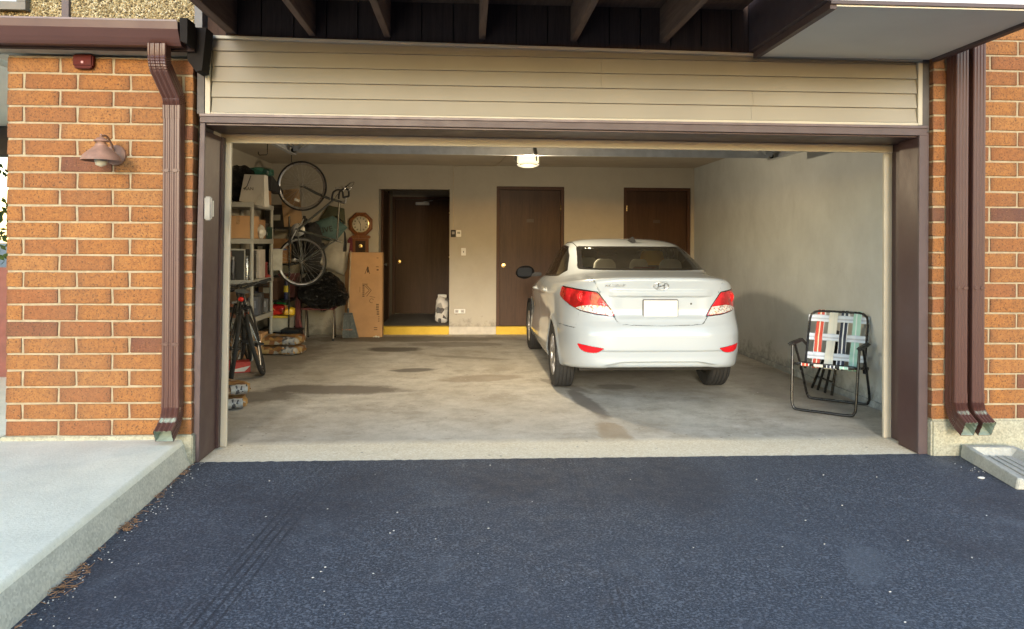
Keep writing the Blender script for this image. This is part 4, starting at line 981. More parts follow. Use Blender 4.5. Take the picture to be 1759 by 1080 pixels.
    cut('front_trim', rnd([(-.66,1.0),(.66,1.0),(.55,1.36),(-.55,1.36)], .03), 'rear', lambda c: c.y > 2.4 and abs(c.x) < .70)
    cut('windscreen', rnd([(-.62,1.03),(.62,1.03),(.52,1.34),(-.52,1.34)], .04), 'rear', lambda c: c.y > 2.4 and abs(c.x) < .70)
    trim = rnd([(1.02,1.128),(1.30,1.062),(2.1,1.028),(3.10,.998),(3.02,1.06),(2.66,1.255),(2.40,1.343),(1.95,1.376),(1.60,1.362),(1.28,1.268)], .02, 3)
    cut('side_trim', trim, 'side', sd_)
    cut('rear_side_window', rnd([(1.09,1.128),(1.32,1.078),(2.06,1.046),(2.06,1.356),(1.95,1.360),(1.62,1.346),(1.32,1.256)], .03, 4), 'side', sd_)
    cut('front_side_window', rnd([(2.16,1.042),(2.98,1.014),(2.94,1.06),(2.62,1.238),(2.38,1.325),(2.16,1.350)], .02, 4), 'side', sd_)
    for yc in (.95, 3.52):
        cut('void', [(yc+.345*math.cos(2*math.pi*i/40), .31+.345*math.sin(2*math.pi*i/40)) for i in range(40)], 'side', sd_)
    bm.normal_update()
    for i, v in enumerate(bm.verts): v.index = i
    P = np.array([v.co[:] for v in bm.verts]); NN = np.array([v.normal[:] for v in bm.verts])
    faces = {n: [] for n in names}
    for f in bm.faces:
        nm = names[f[lay]]; c = f.calc_center_median()
        if nm in ('rear_door', 'front_door', 'rear_side_window', 'front_side_window', 'side_trim'): nm += ('_l' if c.x < 0 else '_r')
        faces.setdefault(nm, []).append([v.index for v in f.verts])
    bm.free()
    def panel(key, name, m, parent, gap=.003, flange=.014, off=0):
        F = faces.get(key)
        if not F: print('EMPTY', key); return None
        used = {}; pts = []; nrm = []
        def g(i):
            if i not in used: used[i] = len(pts); pts.append(P[i].copy()+NN[i]*off); nrm.append(NN[i])
            return used[i]
        Fs = [[g(i) for i in f] for f in F]; cnt = {}
        for fi, f in enumerate(Fs):
            for a, b_ in zip(f, f[1:]+f[:1]):
                cnt.setdefault((min(a, b_), max(a, b_)), []).append((fi, a, b_))
        bnd = [v[0] for v in cnt.values() if len(v) == 1]
        acc = {}
        for fi, a, b_ in bnd:
            cen = np.mean([pts[i] for i in Fs[fi]], 0); e = pts[b_]-pts[a]; mid = (pts[a]+pts[b_])/2; d_ = cen-mid
            el = np.dot(e, e); d_ = d_-e*np.dot(d_, e)/max(el, 1e-12); l = np.linalg.norm(d_)
            if l > 1e-9:
                for q in (a, b_): acc.setdefault(q, []).append(d_/l)
        orig = [p.copy() for p in pts]
        for q, ds in acc.items():
            v = np.mean(ds, 0); l = np.linalg.norm(v)
            if l > .2: pts[q] = pts[q]+v/l*gap
        inner = {}; out = list(Fs)
        if flange:
            for fi, a, b_ in bnd:
                for q in (a, b_):
                    if q not in inner: inner[q] = len(pts); pts.append(pts[q]-nrm[q]*flange); nrm.append(nrm[q])
                out.append([b_, a, inner[a], inner[b_]])
        me = bpy.data.meshes.new(name); me.from_pydata([tuple(p) for p in pts], [], out); me.update()
        for p_ in me.polygons: p_.use_smooth = True
        try: me.normals_split_custom_set_from_vertices([tuple(n) for n in nrm])
        except Exception as ex: print(ex)
        me.materials.append(m); o = bpy.data.objects.new(name, me); COL.objects.link(o); o.parent = parent; return o
    PAINT = N('white_car_paint'); PAINT.set(Base_Color=PAINT.ramp(PAINT.noise(1.5, 4), [(.3, (.385,.43,.475)), (.7, (.415,.46,.505))]), Roughness=.28, Coat_Weight=1, Coat_Roughness=.03); PAINT.b.inputs['Specular IOR Level'].default_value = .5
    PAINT = PAINT.m
    GL = m_glass('car_glass', (.86,.88,.85), .01); GLS = m_glass('car_side_glass', (.62,.64,.62), .02)
    TRIM = G('gloss_black_trim', (.010,.010,.011), .15)
    red = N('red_lamp_lens'); rv = red.n('TexVoronoi'); rv.inputs['Scale'].default_value = 90; red.l(red.tc.outputs['Object'], rv.inputs[0])
    red.set(Base_Color=red.ramp(red.noise(9, 3), [(.42, (.30,.004,.006)), (.62, (.75,.02,.03))]), Roughness=.12, Coat_Weight=1, Emission_Color=(1,.03,.04,1), Emission_Strength=0.0); red.bump(rv.outputs['Distance'], .5, .004)
    clr = N('clear_lamp_lens'); cv = clr.n('TexVoronoi'); cv.inputs['Scale'].default_value = 85; clr.l(clr.tc.outputs['Object'], cv.inputs[0]); cs_ = clr.n('SeparateColor'); clr.l(cv.outputs['Color'], cs_.inputs[0])
    clr.set(Base_Color=clr.ramp(cs_.outputs[0], [(0, (.30,.28,.27)), (.15, (.55,.54,.52)), (.55, (.75,.74,.72)), (.76, (.65,.35,.15)), (.84, (.58,.58,.58)), (.94, (.35,.12,.10))], 'CONSTANT'), Roughness=.15, Coat_Weight=1); clr.bump(cv.outputs['Distance'], .6, .004)
    root = thing('parked_car', 'white four-door saloon parked in the garage with its tail to the opening', 'car', CARLOC, R(CARROT))
    body = panel('body', 'body', PAINT, root)
    bp = panel('rear_bumper', 'rear_bumper', PAINT, root); panel('front_bumper', 'front_bumper', PAINT, root); panel('bonnet', 'bonnet', PAINT, root)
    lid = panel('trunk_lid', 'trunk_lid', PAINT, root, gap=.0045)
    for s_ in ('l', 'r'):
        for wh in ('rear', 'front'):
            dr = panel(f'{wh}_door_{s_}', 'door', PAINT, root)
            panel(f'{wh}_side_window_{s_}', 'door_glass', GLS, dr, gap=0, flange=0)
        panel(f'side_trim_{s_}', 'window_surround', TRIM, root, gap=0, flange=.01)
    panel('rear_trim', 'window_surround', TRIM, root, gap=0, flange=.01); panel('rear_window', 'rear_window', GL, root, gap=0, flange=0)
    panel('front_trim', 'window_surround', TRIM, root, gap=0, flange=.01); panel('windscreen', 'windscreen', GL, root, gap=0, flange=0)
    for s_ in ('L', 'R'):
        tl = panel('taillight'+s_, 'taillight', red.m, root, gap=.0005, flange=.01, off=.003)
        panel('clear'+s_, 'reversing_lens', clr.m, tl, gap=.0005, flange=.01, off=.003)
        panel('seal'+s_, 'lamp_seal', TRIM, tl, gap=.0015, flange=.012)
        panel('reflector'+s_, 'reflector', G('red_reflector', (.62,.012,.02), .15, var=.1, vs_=30), root, gap=.0015, flange=.006, off=.001)
    # round lamp inside each taillight
    # surface lookup on the rear face
    fl = V[..., :].reshape(-1, 3)
    def ysurf(x, z, big=False):
        s = fl[fl[:, 1] < .62]; k = np.argmin((s[:, 0]-x)**2+(s[:, 2]-z)**2); return float(s[k, 1])
    def xsurf(y, z):
        s = fl[(fl[:, 0] < -.5)]; k = np.argmin((s[:, 1]-y)**2+(s[:, 2]-z)**2); return float(-s[k, 0])
    lamps = [o for o in root.children if o.name.startswith('taillight')] if False else [o for o in bpy.data.objects if o.parent == root and o.name.startswith('taillight')]
    for s_, tl in ((-1, lamps[0]), (1, lamps[1])):
        cx, cz = s_*.665, .925; cy = ysurf(cx, cz)
        q = MB(); 
        nrm = Vector((s_*.45, -1, .05)).normalized()
        rot = nrm.to_track_quat('Z', 'Y').to_matrix()
        for r0, r1, h in ((.0, .016, .006), (.024, .034, .005), (.042, .047, .004)):
            pr = [(max(r0, .0005), h-.001), ((r0+r1)/2, h+.001), (r1, h-.001), (r1, -.004), (max(r0, .0005), -.004)]
            t2 = MB().lathe(pr, (0,0,0), 'Z', 26, closed=True)
            q.add([Vector((cx, cy, cz))+rot @ Vector(p) for p in t2.v], t2.f)
        q.build('lamp_rings', G('bright_red_lens', (.85,.03,.03), .1), tl, smooth=50)
    # plate, badge, lettering, lock
    yp = ysurf(0, .834)-.004
    q = MB(); q.box(-.158, yp-.012, .754, .158, yp+.006, .912); pf = q.build('licence_plate', G('plate_frame', (.05,.05,.06), .35), root, bevel=.006)
    q = MB(); q.box(-.149, yp-.0135, .764, .149, yp-.0125, .902); q.build('plate_face', G('plate_white', (.72,.74,.76), .35, var=.05), pf)
    for dx in (-.09, .09):
        q = MB(); q.lathe([(.006,-.003),(.006,0)], (dx, yp-.0136, .890), 'Y', 10); q.build('bolt', SILV, pf)
    zc = 1.030; yb = ysurf(0, zc); tilt = math.atan2(ysurf(0, zc+.03)-ysurf(0, zc-.03), .06)
    fr_ = Matrix.Translation((0, yb-.002, zc)) @ Matrix.Rotation(R(90)-tilt, 4, 'X')
    q = MB(); ell = [(.064*math.cos(2*math.pi*i/40), .034*math.sin(2*math.pi*i/40), .002) for i in range(40)]
    q.tube([fr_ @ Vector(p) for p in ell], .0048, 8, closed=True)
    for sx_ in (-1, 1):
        st = smoothpath([(sx_*.034-.004, -.025*1, .003), (sx_*.026, -.004, .003), (sx_*.030+.004, .025, .003)], 4)
        q.tube([fr_ @ Vector(p) for p in st], .005, 6)
    q.tube([fr_ @ Vector(p) for p in smoothpath([(-.030,-.008,.003),(-.008,-.003,.0035),(.010,.004,.0035),(.032,.009,.003)], 4)], .0045, 6)
    q.build('badge', SILV, root, smooth=50)
    xl = -.405; zl = 1.030; yl = ysurf(xl, zl); yl2 = ysurf(xl+.07, zl); yl0 = ysurf(xl-.07, zl)
    ang = math.atan2(yl2-yl0, .14)
    mt = Matrix.Translation((xl, yl-.003, zl)) @ Matrix.Rotation(ang, 4, 'Z') @ Matrix.Rotation(R(90)-tilt, 4, 'X')
    text('ACCENT', .030, 'model_lettering', SILV, root, mt, .0015, .25, 1.45)
    q = MB(); q.lathe([(.001,-.004),(.008,-.003),(.011,.004)], (.275, ysurf(.275,.872), .872), 'Y', 14); q.build('trunk_lock', G('dark_steel', (.05,.05,.05)), lid, smooth=50)
    # antenna fin, high brake lamp, roof seams
    q = MB(); q.prism([(1.44,1.0),(1.62,1.0)], 0, 0) if False else None
    q = MB(); za = 1.425
    v = [(.035-.032, 1.30, za-.012), (.035+.032, 1.30, za-.012), (.035+.026, 1.47, za+.004), (.035-.026, 1.47, za+.004), (.035-.006, 1.315, za+.045), (.035+.006, 1.315, za+.045), (.035+.004, 1.36, za+.040), (.035-.004, 1.36, za+.040)]
    q.add(v, [(0,3,2,1), (4,5,6,7), (0,1,5,4), (1,2,6,5), (2,3,7,6), (3,0,4,7)]); q.build('antenna', BLKP, root, bevel=.008, smooth=40)
    q = MB(); q.prism(rnd([(-.13,1.135),(.13,1.135),(.10,1.178),(-.10,1.178)], .02), .64, .70); q.build('high_brake_lamp', G('dull_red_lens', (.25,.03,.03), .25), root, bevel=.006)
    for s_ in (-1, 1):
        pts = []
        for i in range(14):
            y = 1.12+i*.125; k = min(range(nl), key=lambda a: min(abs(V[a, :, 1]-y)+10*np.abs(V[a, :, 0]-.0*s_-s_*(.555))))
            a = V.reshape(-1, 3); m_ = a[(np.abs(a[:, 1]-y) < .03) & (a[:, 2] > 1.2)]; kk = np.argmin(np.abs(m_[:, 0]-s_*(.548-.02*abs(y-1.9)))+.3*np.abs(m_[:, 1]-y)); pts.append(m_[kk]+np.array([0, 0, .0005]))
        q = MB(); q.tube(smoothpath(pts, 3), .0042, 6); q.build('roof_seam', TRIM, root)
    # door handles, mirrors
    for s_ in (-1, 1):
        for y, z in ((1.52, .905), (2.50, .870)):
            xs_ = xsurf(y, z)
            q = MB(); q.tube(smoothpath([(s_*(xs_-.004), y-.10, z), (s_*(xs_+.022), y-.075, z), (s_*(xs_+.028), y, z), (s_*(xs_+.022), y+.075, z), (s_*(xs_-.004), y+.10, z)], 4), .011, 8); q.build('door_handle', PAINT, root, smooth=60)
            q = MB(); q.ball((s_*(xs_-.004), y, z), (.010, .055, .026), 12, 8); q.build('handle_cup', G('cup_grey', (.35,.35,.35), .4), root, smooth=60)
        q = MB()
        def mf(q_, p): return Vector((q_.x, q_.y + (.0 if p.y > 0 else .03*abs(p.y)), q_.z-.01*p.x*s_))
        q.ball((s_*.945, 2.93, 1.035), (.115, .085, .082), 18, 12, mf); mr = q.build('wing_mirror', G('mirror_black', (.008,.008,.009), .5, spec=.12), root, smooth=60)
        q = MB(); q.prism(rnd([(s_*.955-.088,.985),(s_*.955+.088,.985),(s_*.955+.088,1.09),(s_*.955-.088,1.09)], .04), 2.862, 2.870); q.build('mirror_glass', G('mirror_glass', (.012,.014,.018), .5, var=0, spec=.05), mr)
        q = MB(); q.bar((s_*.74, 2.95, 1.012), (s_*.88, 2.94, 1.008), .08, .05, (0,0,1)); q.build('mirror_arm', BLKP, mr, bevel=.01)
    # underbody, arch liners
    q = MB(); q.box(-.66, .42, .24, .66, 4.0, .30); q.build('underbody', BLKP, root)
    for s_ in (-1, 1):
        for yc in (.95, 3.52):
            q = MB(); rr_ = [(.36*math.cos(R(a)), .36*math.sin(R(a))) for a in range(-12, 193, 8)]
            v = [(s_*.845, yc+a, .31+b_) for a, b_ in rr_]+[(s_*.55, yc+a, .31+b_) for a, b_ in rr_]; n = len(rr_)
            q.add(v, [(i, i+1, n+i+1, n+i) for i in range(n-1)]+[tuple(range(n, 2*n))]); q.build('arch_liner', BLKP, root)
    q = MB(); q.bar((-.70,.95,.28), (.70,.95,.28), .12, .08); q.box(-.35,.55,.22,.05,.85,.2395); q.build('rear_axle', BLKP, root)
    # wheels: tyre with tread grooves, silver cover with seven spokes
    tp = [(.195,-.085),(.235,-.093),(.275,-.095),(.295,-.090),(.308,-.078)]
    for g_ in (-.055, -.02, .015, .05):
        tp += [(.3125,g_-.004),(.305,g_-.003),(.305,g_+.003),(.3125,g_+.004)]
    tp += [(.308,.078),(.295,.090),(.275,.095),(.235,.093),(.195,.085)]
    q = MB(); q.lathe(tp, (0,0,0), 'X', 64, closed=True); tyre_me = q.build('tyre', G('tyre_rubber', (.022,.022,.023), .82, var=.2, vs_=30), None, smooth=35)
    CAP = G('hubcap_silver', (.42,.42,.43), .35, metal=.7, var=.1)
    q = MB(); q.lathe([(.0,-.072),(.03,-.076),(.045,-.070),(.06,-.060),(.06,-.05),(.0,-.05)], (0,0,0), 'X', 28)
    q.lathe([(.172,-.078),(.188,-.086),(.200,-.088),(.203,-.080),(.190,-.074),(.172,-.066)], (0,0,0), 'X', 48, closed=True)
    for k in range(7):
        a = 2*math.pi*k/7; c_, s2 = math.cos(a), math.sin(a)
        r0, r1, w0, w1 = .045, .180, .018, .030
        pts = []
        for (rr_, ww, xx) in ((r0, w0, -.074), (.11, .016, -.082), (r1, w1, -.082)):
            for sgn in (-1, 1): pts.append((xx, rr_*c_-sgn*ww*s2, rr_*s2+sgn*ww*c_))
        bk = [(x_+.03, y_, z_) for x_, y_, z_ in pts]
        q.add(pts+bk, [(0,1,3,2),(2,3,5,4),(0,2,8,6),(2,4,10,8),(1,7,9,3),(3,9,11,5)])
    rim = q.build('rim', CAP, None, bevel=.002, seg=1, smooth=35)
    q = MB(); q.lathe([(.001,-.03),(.19,-.035),(.196,-.07),(.198,.07),(.19,.075)], (0,0,0), 'X', 40); disc = q.build('wheel_well', G('dark_steel2', (.03,.03,.03), .5), None, smooth=40)
    first = True
    for s_ in (-1, 1):
        for yc in (.95, 3.52):
            wh = bpy.data.objects.new('wheel', None); COL.objects.link(wh); wh.parent = root; wh.location = (s_*.752, yc, .3125); wh.rotation_euler = (random.uniform(0, 3), 0, 0 if s_ < 0 else math.pi); wh.empty_display_size = .1
            for src in (tyre_me, rim, disc): share(src, src.name.split('.')[0], wh, (0,0,0))
    for o in (tyre_me, rim, disc): bpy.data.objects.remove(o)
    # interior
    SEAT = G('pale_seat_fabric', (.80,.80,.76), .85, var=.1, vs_=10); DK = G('cabin_grey', (.10,.10,.10), .8)
    q = MB(); q.box(-.56,.70,1.085,.56,.98,1.11); q.build('parcel_shelf', G('shelf_grey', (.16,.16,.155), .9), root)
    q = MB(); q.box(-.70,.99,.30,.70,3.1,.36); q.build('cabin_floor', DK, root)
    q = MB(); q.prism([(.92,.45),(1.08,.45),(1.02,1.14),(.94,1.14)], -.60, .60, 'X'); q.build('rear_seat_back', SEAT, root, bevel=.02)
    q = MB(); q.box(-.60,1.08,.36,.60,1.60,.62); q.build('rear_seat', SEAT, root, bevel=.03)
    for x_, w_ in ((-.32, .11), (.02, .09), (.34, .11)):
        q = MB(); q.prism(rnd([(x_-w_, 1.14), (x_+w_, 1.14), (x_+w_*.92, 1.205), (x_+w_*.6, 1.243), (x_-w_*.6, 1.243), (x_-w_*.92, 1.205)], .02), .95, 1.03); q.build('headrest', SEAT, root, smooth=35, bevel=.012)
    for x_, m_ in ((-.36, SEAT), (.34, None)):
        q = MB(); q.prism([(2.0,.55),(2.12,.50),(1.92,1.12),(1.82,1.12)], x_-.24, x_+.24, 'X'); q.build('front_seat_back', SEAT, root, bevel=.03)
        mm = m_ or G('yellow_cover', (1.0,.58,.0), .6, var=.05)
        q = MB(); q.prism(rnd([(x_-.20,1.17),(x_+.07,1.17),(x_+.04,1.325),(x_-.17,1.325)] if m_ is None else [(x_-.12,1.14),(x_+.12,1.14),(x_+.10,1.24),(x_-.10,1.24)], .04), *((1.80, 1.88) if m_ is not None else (1.42, 1.50)))
        h = q.build('headrest', mm, root, bevel=.015)
        if m_ is None: h['label'] = 'bright yellow headrest cover behind the rear window'
    q = MB(); q.prism([(2.95,.70),(3.15,.70),(3.12,.95),(2.90,.93)], -.60, .60, 'X'); q.build('dashboard', DK, root, bevel=.02)
    q = MB(); st = [( -.36+.18*math.cos(a), 2.72-.05*math.sin(a), .90+.17*math.sin(a)) for a in [2*math.pi*i/28 for i in range(28)]]; q.tube(st, .014, 8, closed=True); q.build('steering_wheel', DK, root, smooth=60)
    q = MB(); q.ball((.02, 2.62, 1.275), (.13, .02, .035), 16, 8); q.build('rear_view_mirror', BLKP, root, smooth=60)
    q = MB(); q.box(-.40, 1.50, 1.378, .40, 2.30, 1.384); q.build('headliner', G('headliner_beige', (.42,.40,.36), .9), root)
    return root
CARLOC = (1.678, 1.50, 0); CARROT = .5
build_car()

# ================================================================== LAWN CHAIR
lc = thing('lawn_chair', 'folding lawn chair with striped plaid webbing and black tube frame by the right wall', 'chair', (3.105, 1.385, 0), R(-38.3))
def both(fn, name, m, **k):
    for s_ in (-1, 1): fn(s_).build(name, m, lc, **k)
r_ = .0115
def ufr(y_top, z_top, y_bot, wt, wb):
    P = [(-wt, y_top, z_top), (-(wt+wb)/2, (y_top+y_bot)/2, (z_top+.10)/2), (-wb, y_bot-(y_bot-y_top)*.08, .085), (-wb+.012, y_bot-(y_bot-y_top)*.02, .035), (-wb+.05, y_bot, .0125), (0, y_bot, .0125)]
    return P+[(-a, b_, c) for a, b_, c in P[-2::-1]]
q = MB(); q.tube(smoothpath(ufr(-.215, .545, -.285, .262, .250), 5), r_, 10); q.build('front_leg_frame', BLKM, lc, smooth=60)
q = MB(); q.tube(smoothpath(ufr(-.115, .545, .275, .272, .262), 5), r_, 10); q.build('rear_leg_frame', BLKM, lc, smooth=60)
q = MB(); q.tube(smoothpath([(-.235,.16,.34),(-.24,-.20,.385),(-.225,-.235,.388),(-.19,-.245,.388),(.19,-.245,.388),(.225,-.235,.388),(.24,-.20,.385),(.235,.16,.34)], 4), r_*.95, 8); q.tube([(-.235,.13,.345),(.235,.13,.345)], .008, 8); q.build('seat_frame', BLKM, lc, smooth=60)
def bk(t): return (.115+.20*t, .30+.50*t)      # backrest line: y, z
P = [(-.240, *bk(0)), (-.240, *bk(.5)), (-.238, *bk(.86)), (-.215, *bk(.955)), (-.165, *bk(.99)), (0, *bk(.995))]
q = MB(); q.tube(smoothpath(P+[(-a, b_, c) for a, b_, c in P[-2::-1]], 4), r_*.95, 8); q.build('back_frame', BLKM, lc, smooth=60)
for s_ in (-1, 1):
    q = MB(); q.box(s_*.27-.022, -.265, .540, s_*.27+.022, .115, .568); q.build('armrest', BLKP, lc, bevel=.009)
    q = MB(); q.bar((s_*.262,.10,.555), (s_*.245,.20,.50), .012, .02); q.tube([(s_*.236,.135,.345),(s_*.275,.130,.345)], .012, 8); q.bar((s_*.27,.13,.345), (s_*.268,.06,.30), .006, .025); q.build('hinge_link', BLKM, lc)
q = MB(); q.tube([(-.02,.2795-.0,.0125),(.045,.2795,.0125)], .0128, 10); q.build('frame_label', G('label_white', (.7,.7,.68)), lc)
def strapmat(name, stops, axis):
    m = N(name); sx = m.n('SeparateXYZ'); m.l(m.tc.outputs['Generated'], sx.inputs[0])
    c = m.ramp(sx.outputs[axis], stops, 'CONSTANT'); m.set(Base_Color=c, Roughness=.55); m.bump(m.noise(220, 2), .25, .002); return m.m
LW = (.72,.76,.80); RD = (.55,.075,.045); NV = (.022,.032,.065); MT_ = (.36,.62,.56); CRM = (.62,.64,.60)
reds = [(0, LW), (.10, RD), (.44, (.75,.70,.45)), (.52, LW), (.56, RD), (.90, LW)]
navs = [(0, LW), (.12, NV), (.42, LW), (.56, NV), (.86, LW)]
mins = [(0, LW), (.05, MT_), (.40, (.62,.78,.76)), (.46, LW), (.52, MT_), (.94, LW)]
crms = [(0, CRM), (.30, (.66,.64,.58)), (.36, CRM), (.62, (.55,.58,.55)), (.68, CRM)]
blus = [(0, (.50,.60,.72)), (.10, (.62,.70,.82)), (.42, (.20,.25,.36)), (.47, (.72,.76,.84)), (.52, (.20,.25,.36)), (.56, (.62,.70,.82)), (.9, (.45,.55,.70))]
SM = {k: strapmat('strap_'+k, s_, 0) for k, s_ in (('red', reds), ('cream', crms), ('navy', navs), ('mint', mins))}
SH = strapmat('strap_blue', blus, 2)
nb = Vector((0, bk(1)[0]-bk(0)[0], bk(1)[1]-bk(0)[1])).normalized(); nn = Vector((0, -nb.z, nb.y))   # outward to the sitter
hz_t = [.87, .55, .23]
for ci, (xc, key) in enumerate(((-.150, 'red'), (-.045, 'cream'), (.050, 'navy'), (.152, 'mint'))):
    q = MB(); v = []; ts = np.linspace(.02, 1.0, 34); hw = .033 if key != 'cream' else .036
    for t in ts:
        off = .003
        for hi, ht in enumerate(hz_t):
            sgn = {0: (1, -1, 1), 1: (-1, 1, -1), 2: (1, -1, 1), 3: (-1, -1, -1)}
            over = [[0,1,0],[1,0,1],[0,1,0],[1,0,1]][ci][hi]
            off += (.011 if over else -.007)*math.exp(-((t-ht)/.07)**2)
        y, z = bk(t); p = Vector((xc+(t-.5)*.012, y, z))+nn*off; v += [p-Vector((hw,0,0)), p+Vector((hw,0,0)), p+Vector((hw,0,0))-nn*.0015, p-Vector((hw,0,0))-nn*.0015]
    y, z = bk(.995); n = len(ts)
    q.add(v, [(i*4+a, i*4+(a+1) % 4, (i+1)*4+(a+1) % 4, (i+1)*4+a) for i in range(n-1) for a in range(4)])
    q.add([(xc+.006-hw, y-.002, z+.0125), (xc+.006+hw, y-.002, z+.0125), (xc+.006+hw, y+.013, z+.0125), (xc+.006-hw, y+.013, z+.0125), (xc+.006+hw, y+.014, z-.06), (xc+.006-hw, y+.014, z-.06)], [(0,1,2,3),(3,2,4,5)])
    q.build('webbing_strap', SM[key], lc, smooth=50, noclean=False)
    # seat strap
    q = MB(); v = []
    for t in np.linspace(0, 1, 16):
        y = .15-.385*t; z = .345+.053*t-.012*math.sin(math.pi*t); v += [(xc-hw, y, z), (xc+hw, y, z)]
    for a_ in (20, 60, 100, 150):
        v += [(xc-hw, -.245-.0135*math.sin(R(a_)), .388+.0135*math.cos(R(a_))), (xc+hw, -.245-.0135*math.sin(R(a_)), .388+.0135*math.cos(R(a_)))]
    q.add(v, [(2*i, 2*i+1, 2*i+3, 2*i+2) for i in range(len(v)//2-1)]); q.build('seat_strap', SM[key], lc, smooth=60)
for hi, ht in enumerate(hz_t):
    q = MB(); v = []; hh = .031
    for x in np.linspace(-.250, .250, 42):
        off = .003
        for ci, xc in enumerate((-.150, -.045, .050, .152)):
            over = not [[0,1,0],[1,0,1],[0,1,0],[1,0,1]][ci][hi]
            off += (.010 if over else -.006)*math.exp(-((x-xc)/.030)**2)
        y, z = bk(ht); p = Vector((x, y, z))+nn*off; v += [p-nb*hh, p+nb*hh, p+nb*hh-nn*.0015, p-nb*hh-nn*.0015]
    q.add(v, [(i*4+a, i*4+(a+1) % 4, (i+1)*4+(a+1) % 4, (i+1)*4+a) for i in range(41) for a in range(4)])
    for s_ in (-1, 1):
        y, z = bk(ht); p = Vector((s_*.2525, y, z)); q.add([p-nb*hh+nn*.004, p+nb*hh+nn*.004, p+nb*hh-nn*.014, p-nb*hh-nn*.014], [(0,1,2,3)])
    q.build('webbing_strap', SH, lc, smooth=50)
for yy, m_ in ((-.16, CRM), (-.06, CRM), (.05, CRM)):
    q = MB(); q.box(-.238, yy-.027, .352-(yy)*.11+.004, .238, yy+.027, .3535-(yy)*.11+.004); q.build('seat_strap', G('strap_plain', (.62,.66,.70), .6), lc)
# folded stool behind
st = thing('folding_stool', 'black folding stool leaning against the right wall behind the lawn chair', 'stool', (3.40, 2.0, 0))
q = MB(); q.lathe([(.001,-.018),(.15,-.018),(.165,-.006),(.165,.006),(.15,.018),(.001,.018)], (0,0,0), 'X', 30)
rot = Matrix.Rotation(R(12), 4, 'Y'); q.v = [tuple(rot @ Vector(p)+Vector((.035, -.03, .43))) for p in q.v]; q.build('seat', G('black_vinyl', (.012,.012,.013), .35), st, smooth=40)
for (a, c) in (((-.045,.27,0),(.045,.04,.52)), ((-.035,.17,0),(.035,.0,.52)), ((-.03,.035,0),(.02,-.08,.50)), ((-.03,-.10,0),(.03,-.12,.50))):
    q = MB(); q.tube([a, c], .0125, 8); q.build('leg', BLKM, st, smooth=60)
q = MB(); q.tube([(-.015,.21,.12),(-.012,-.06,.12)], .009, 8); q.build('crossbar', BLKM, st, smooth=60)

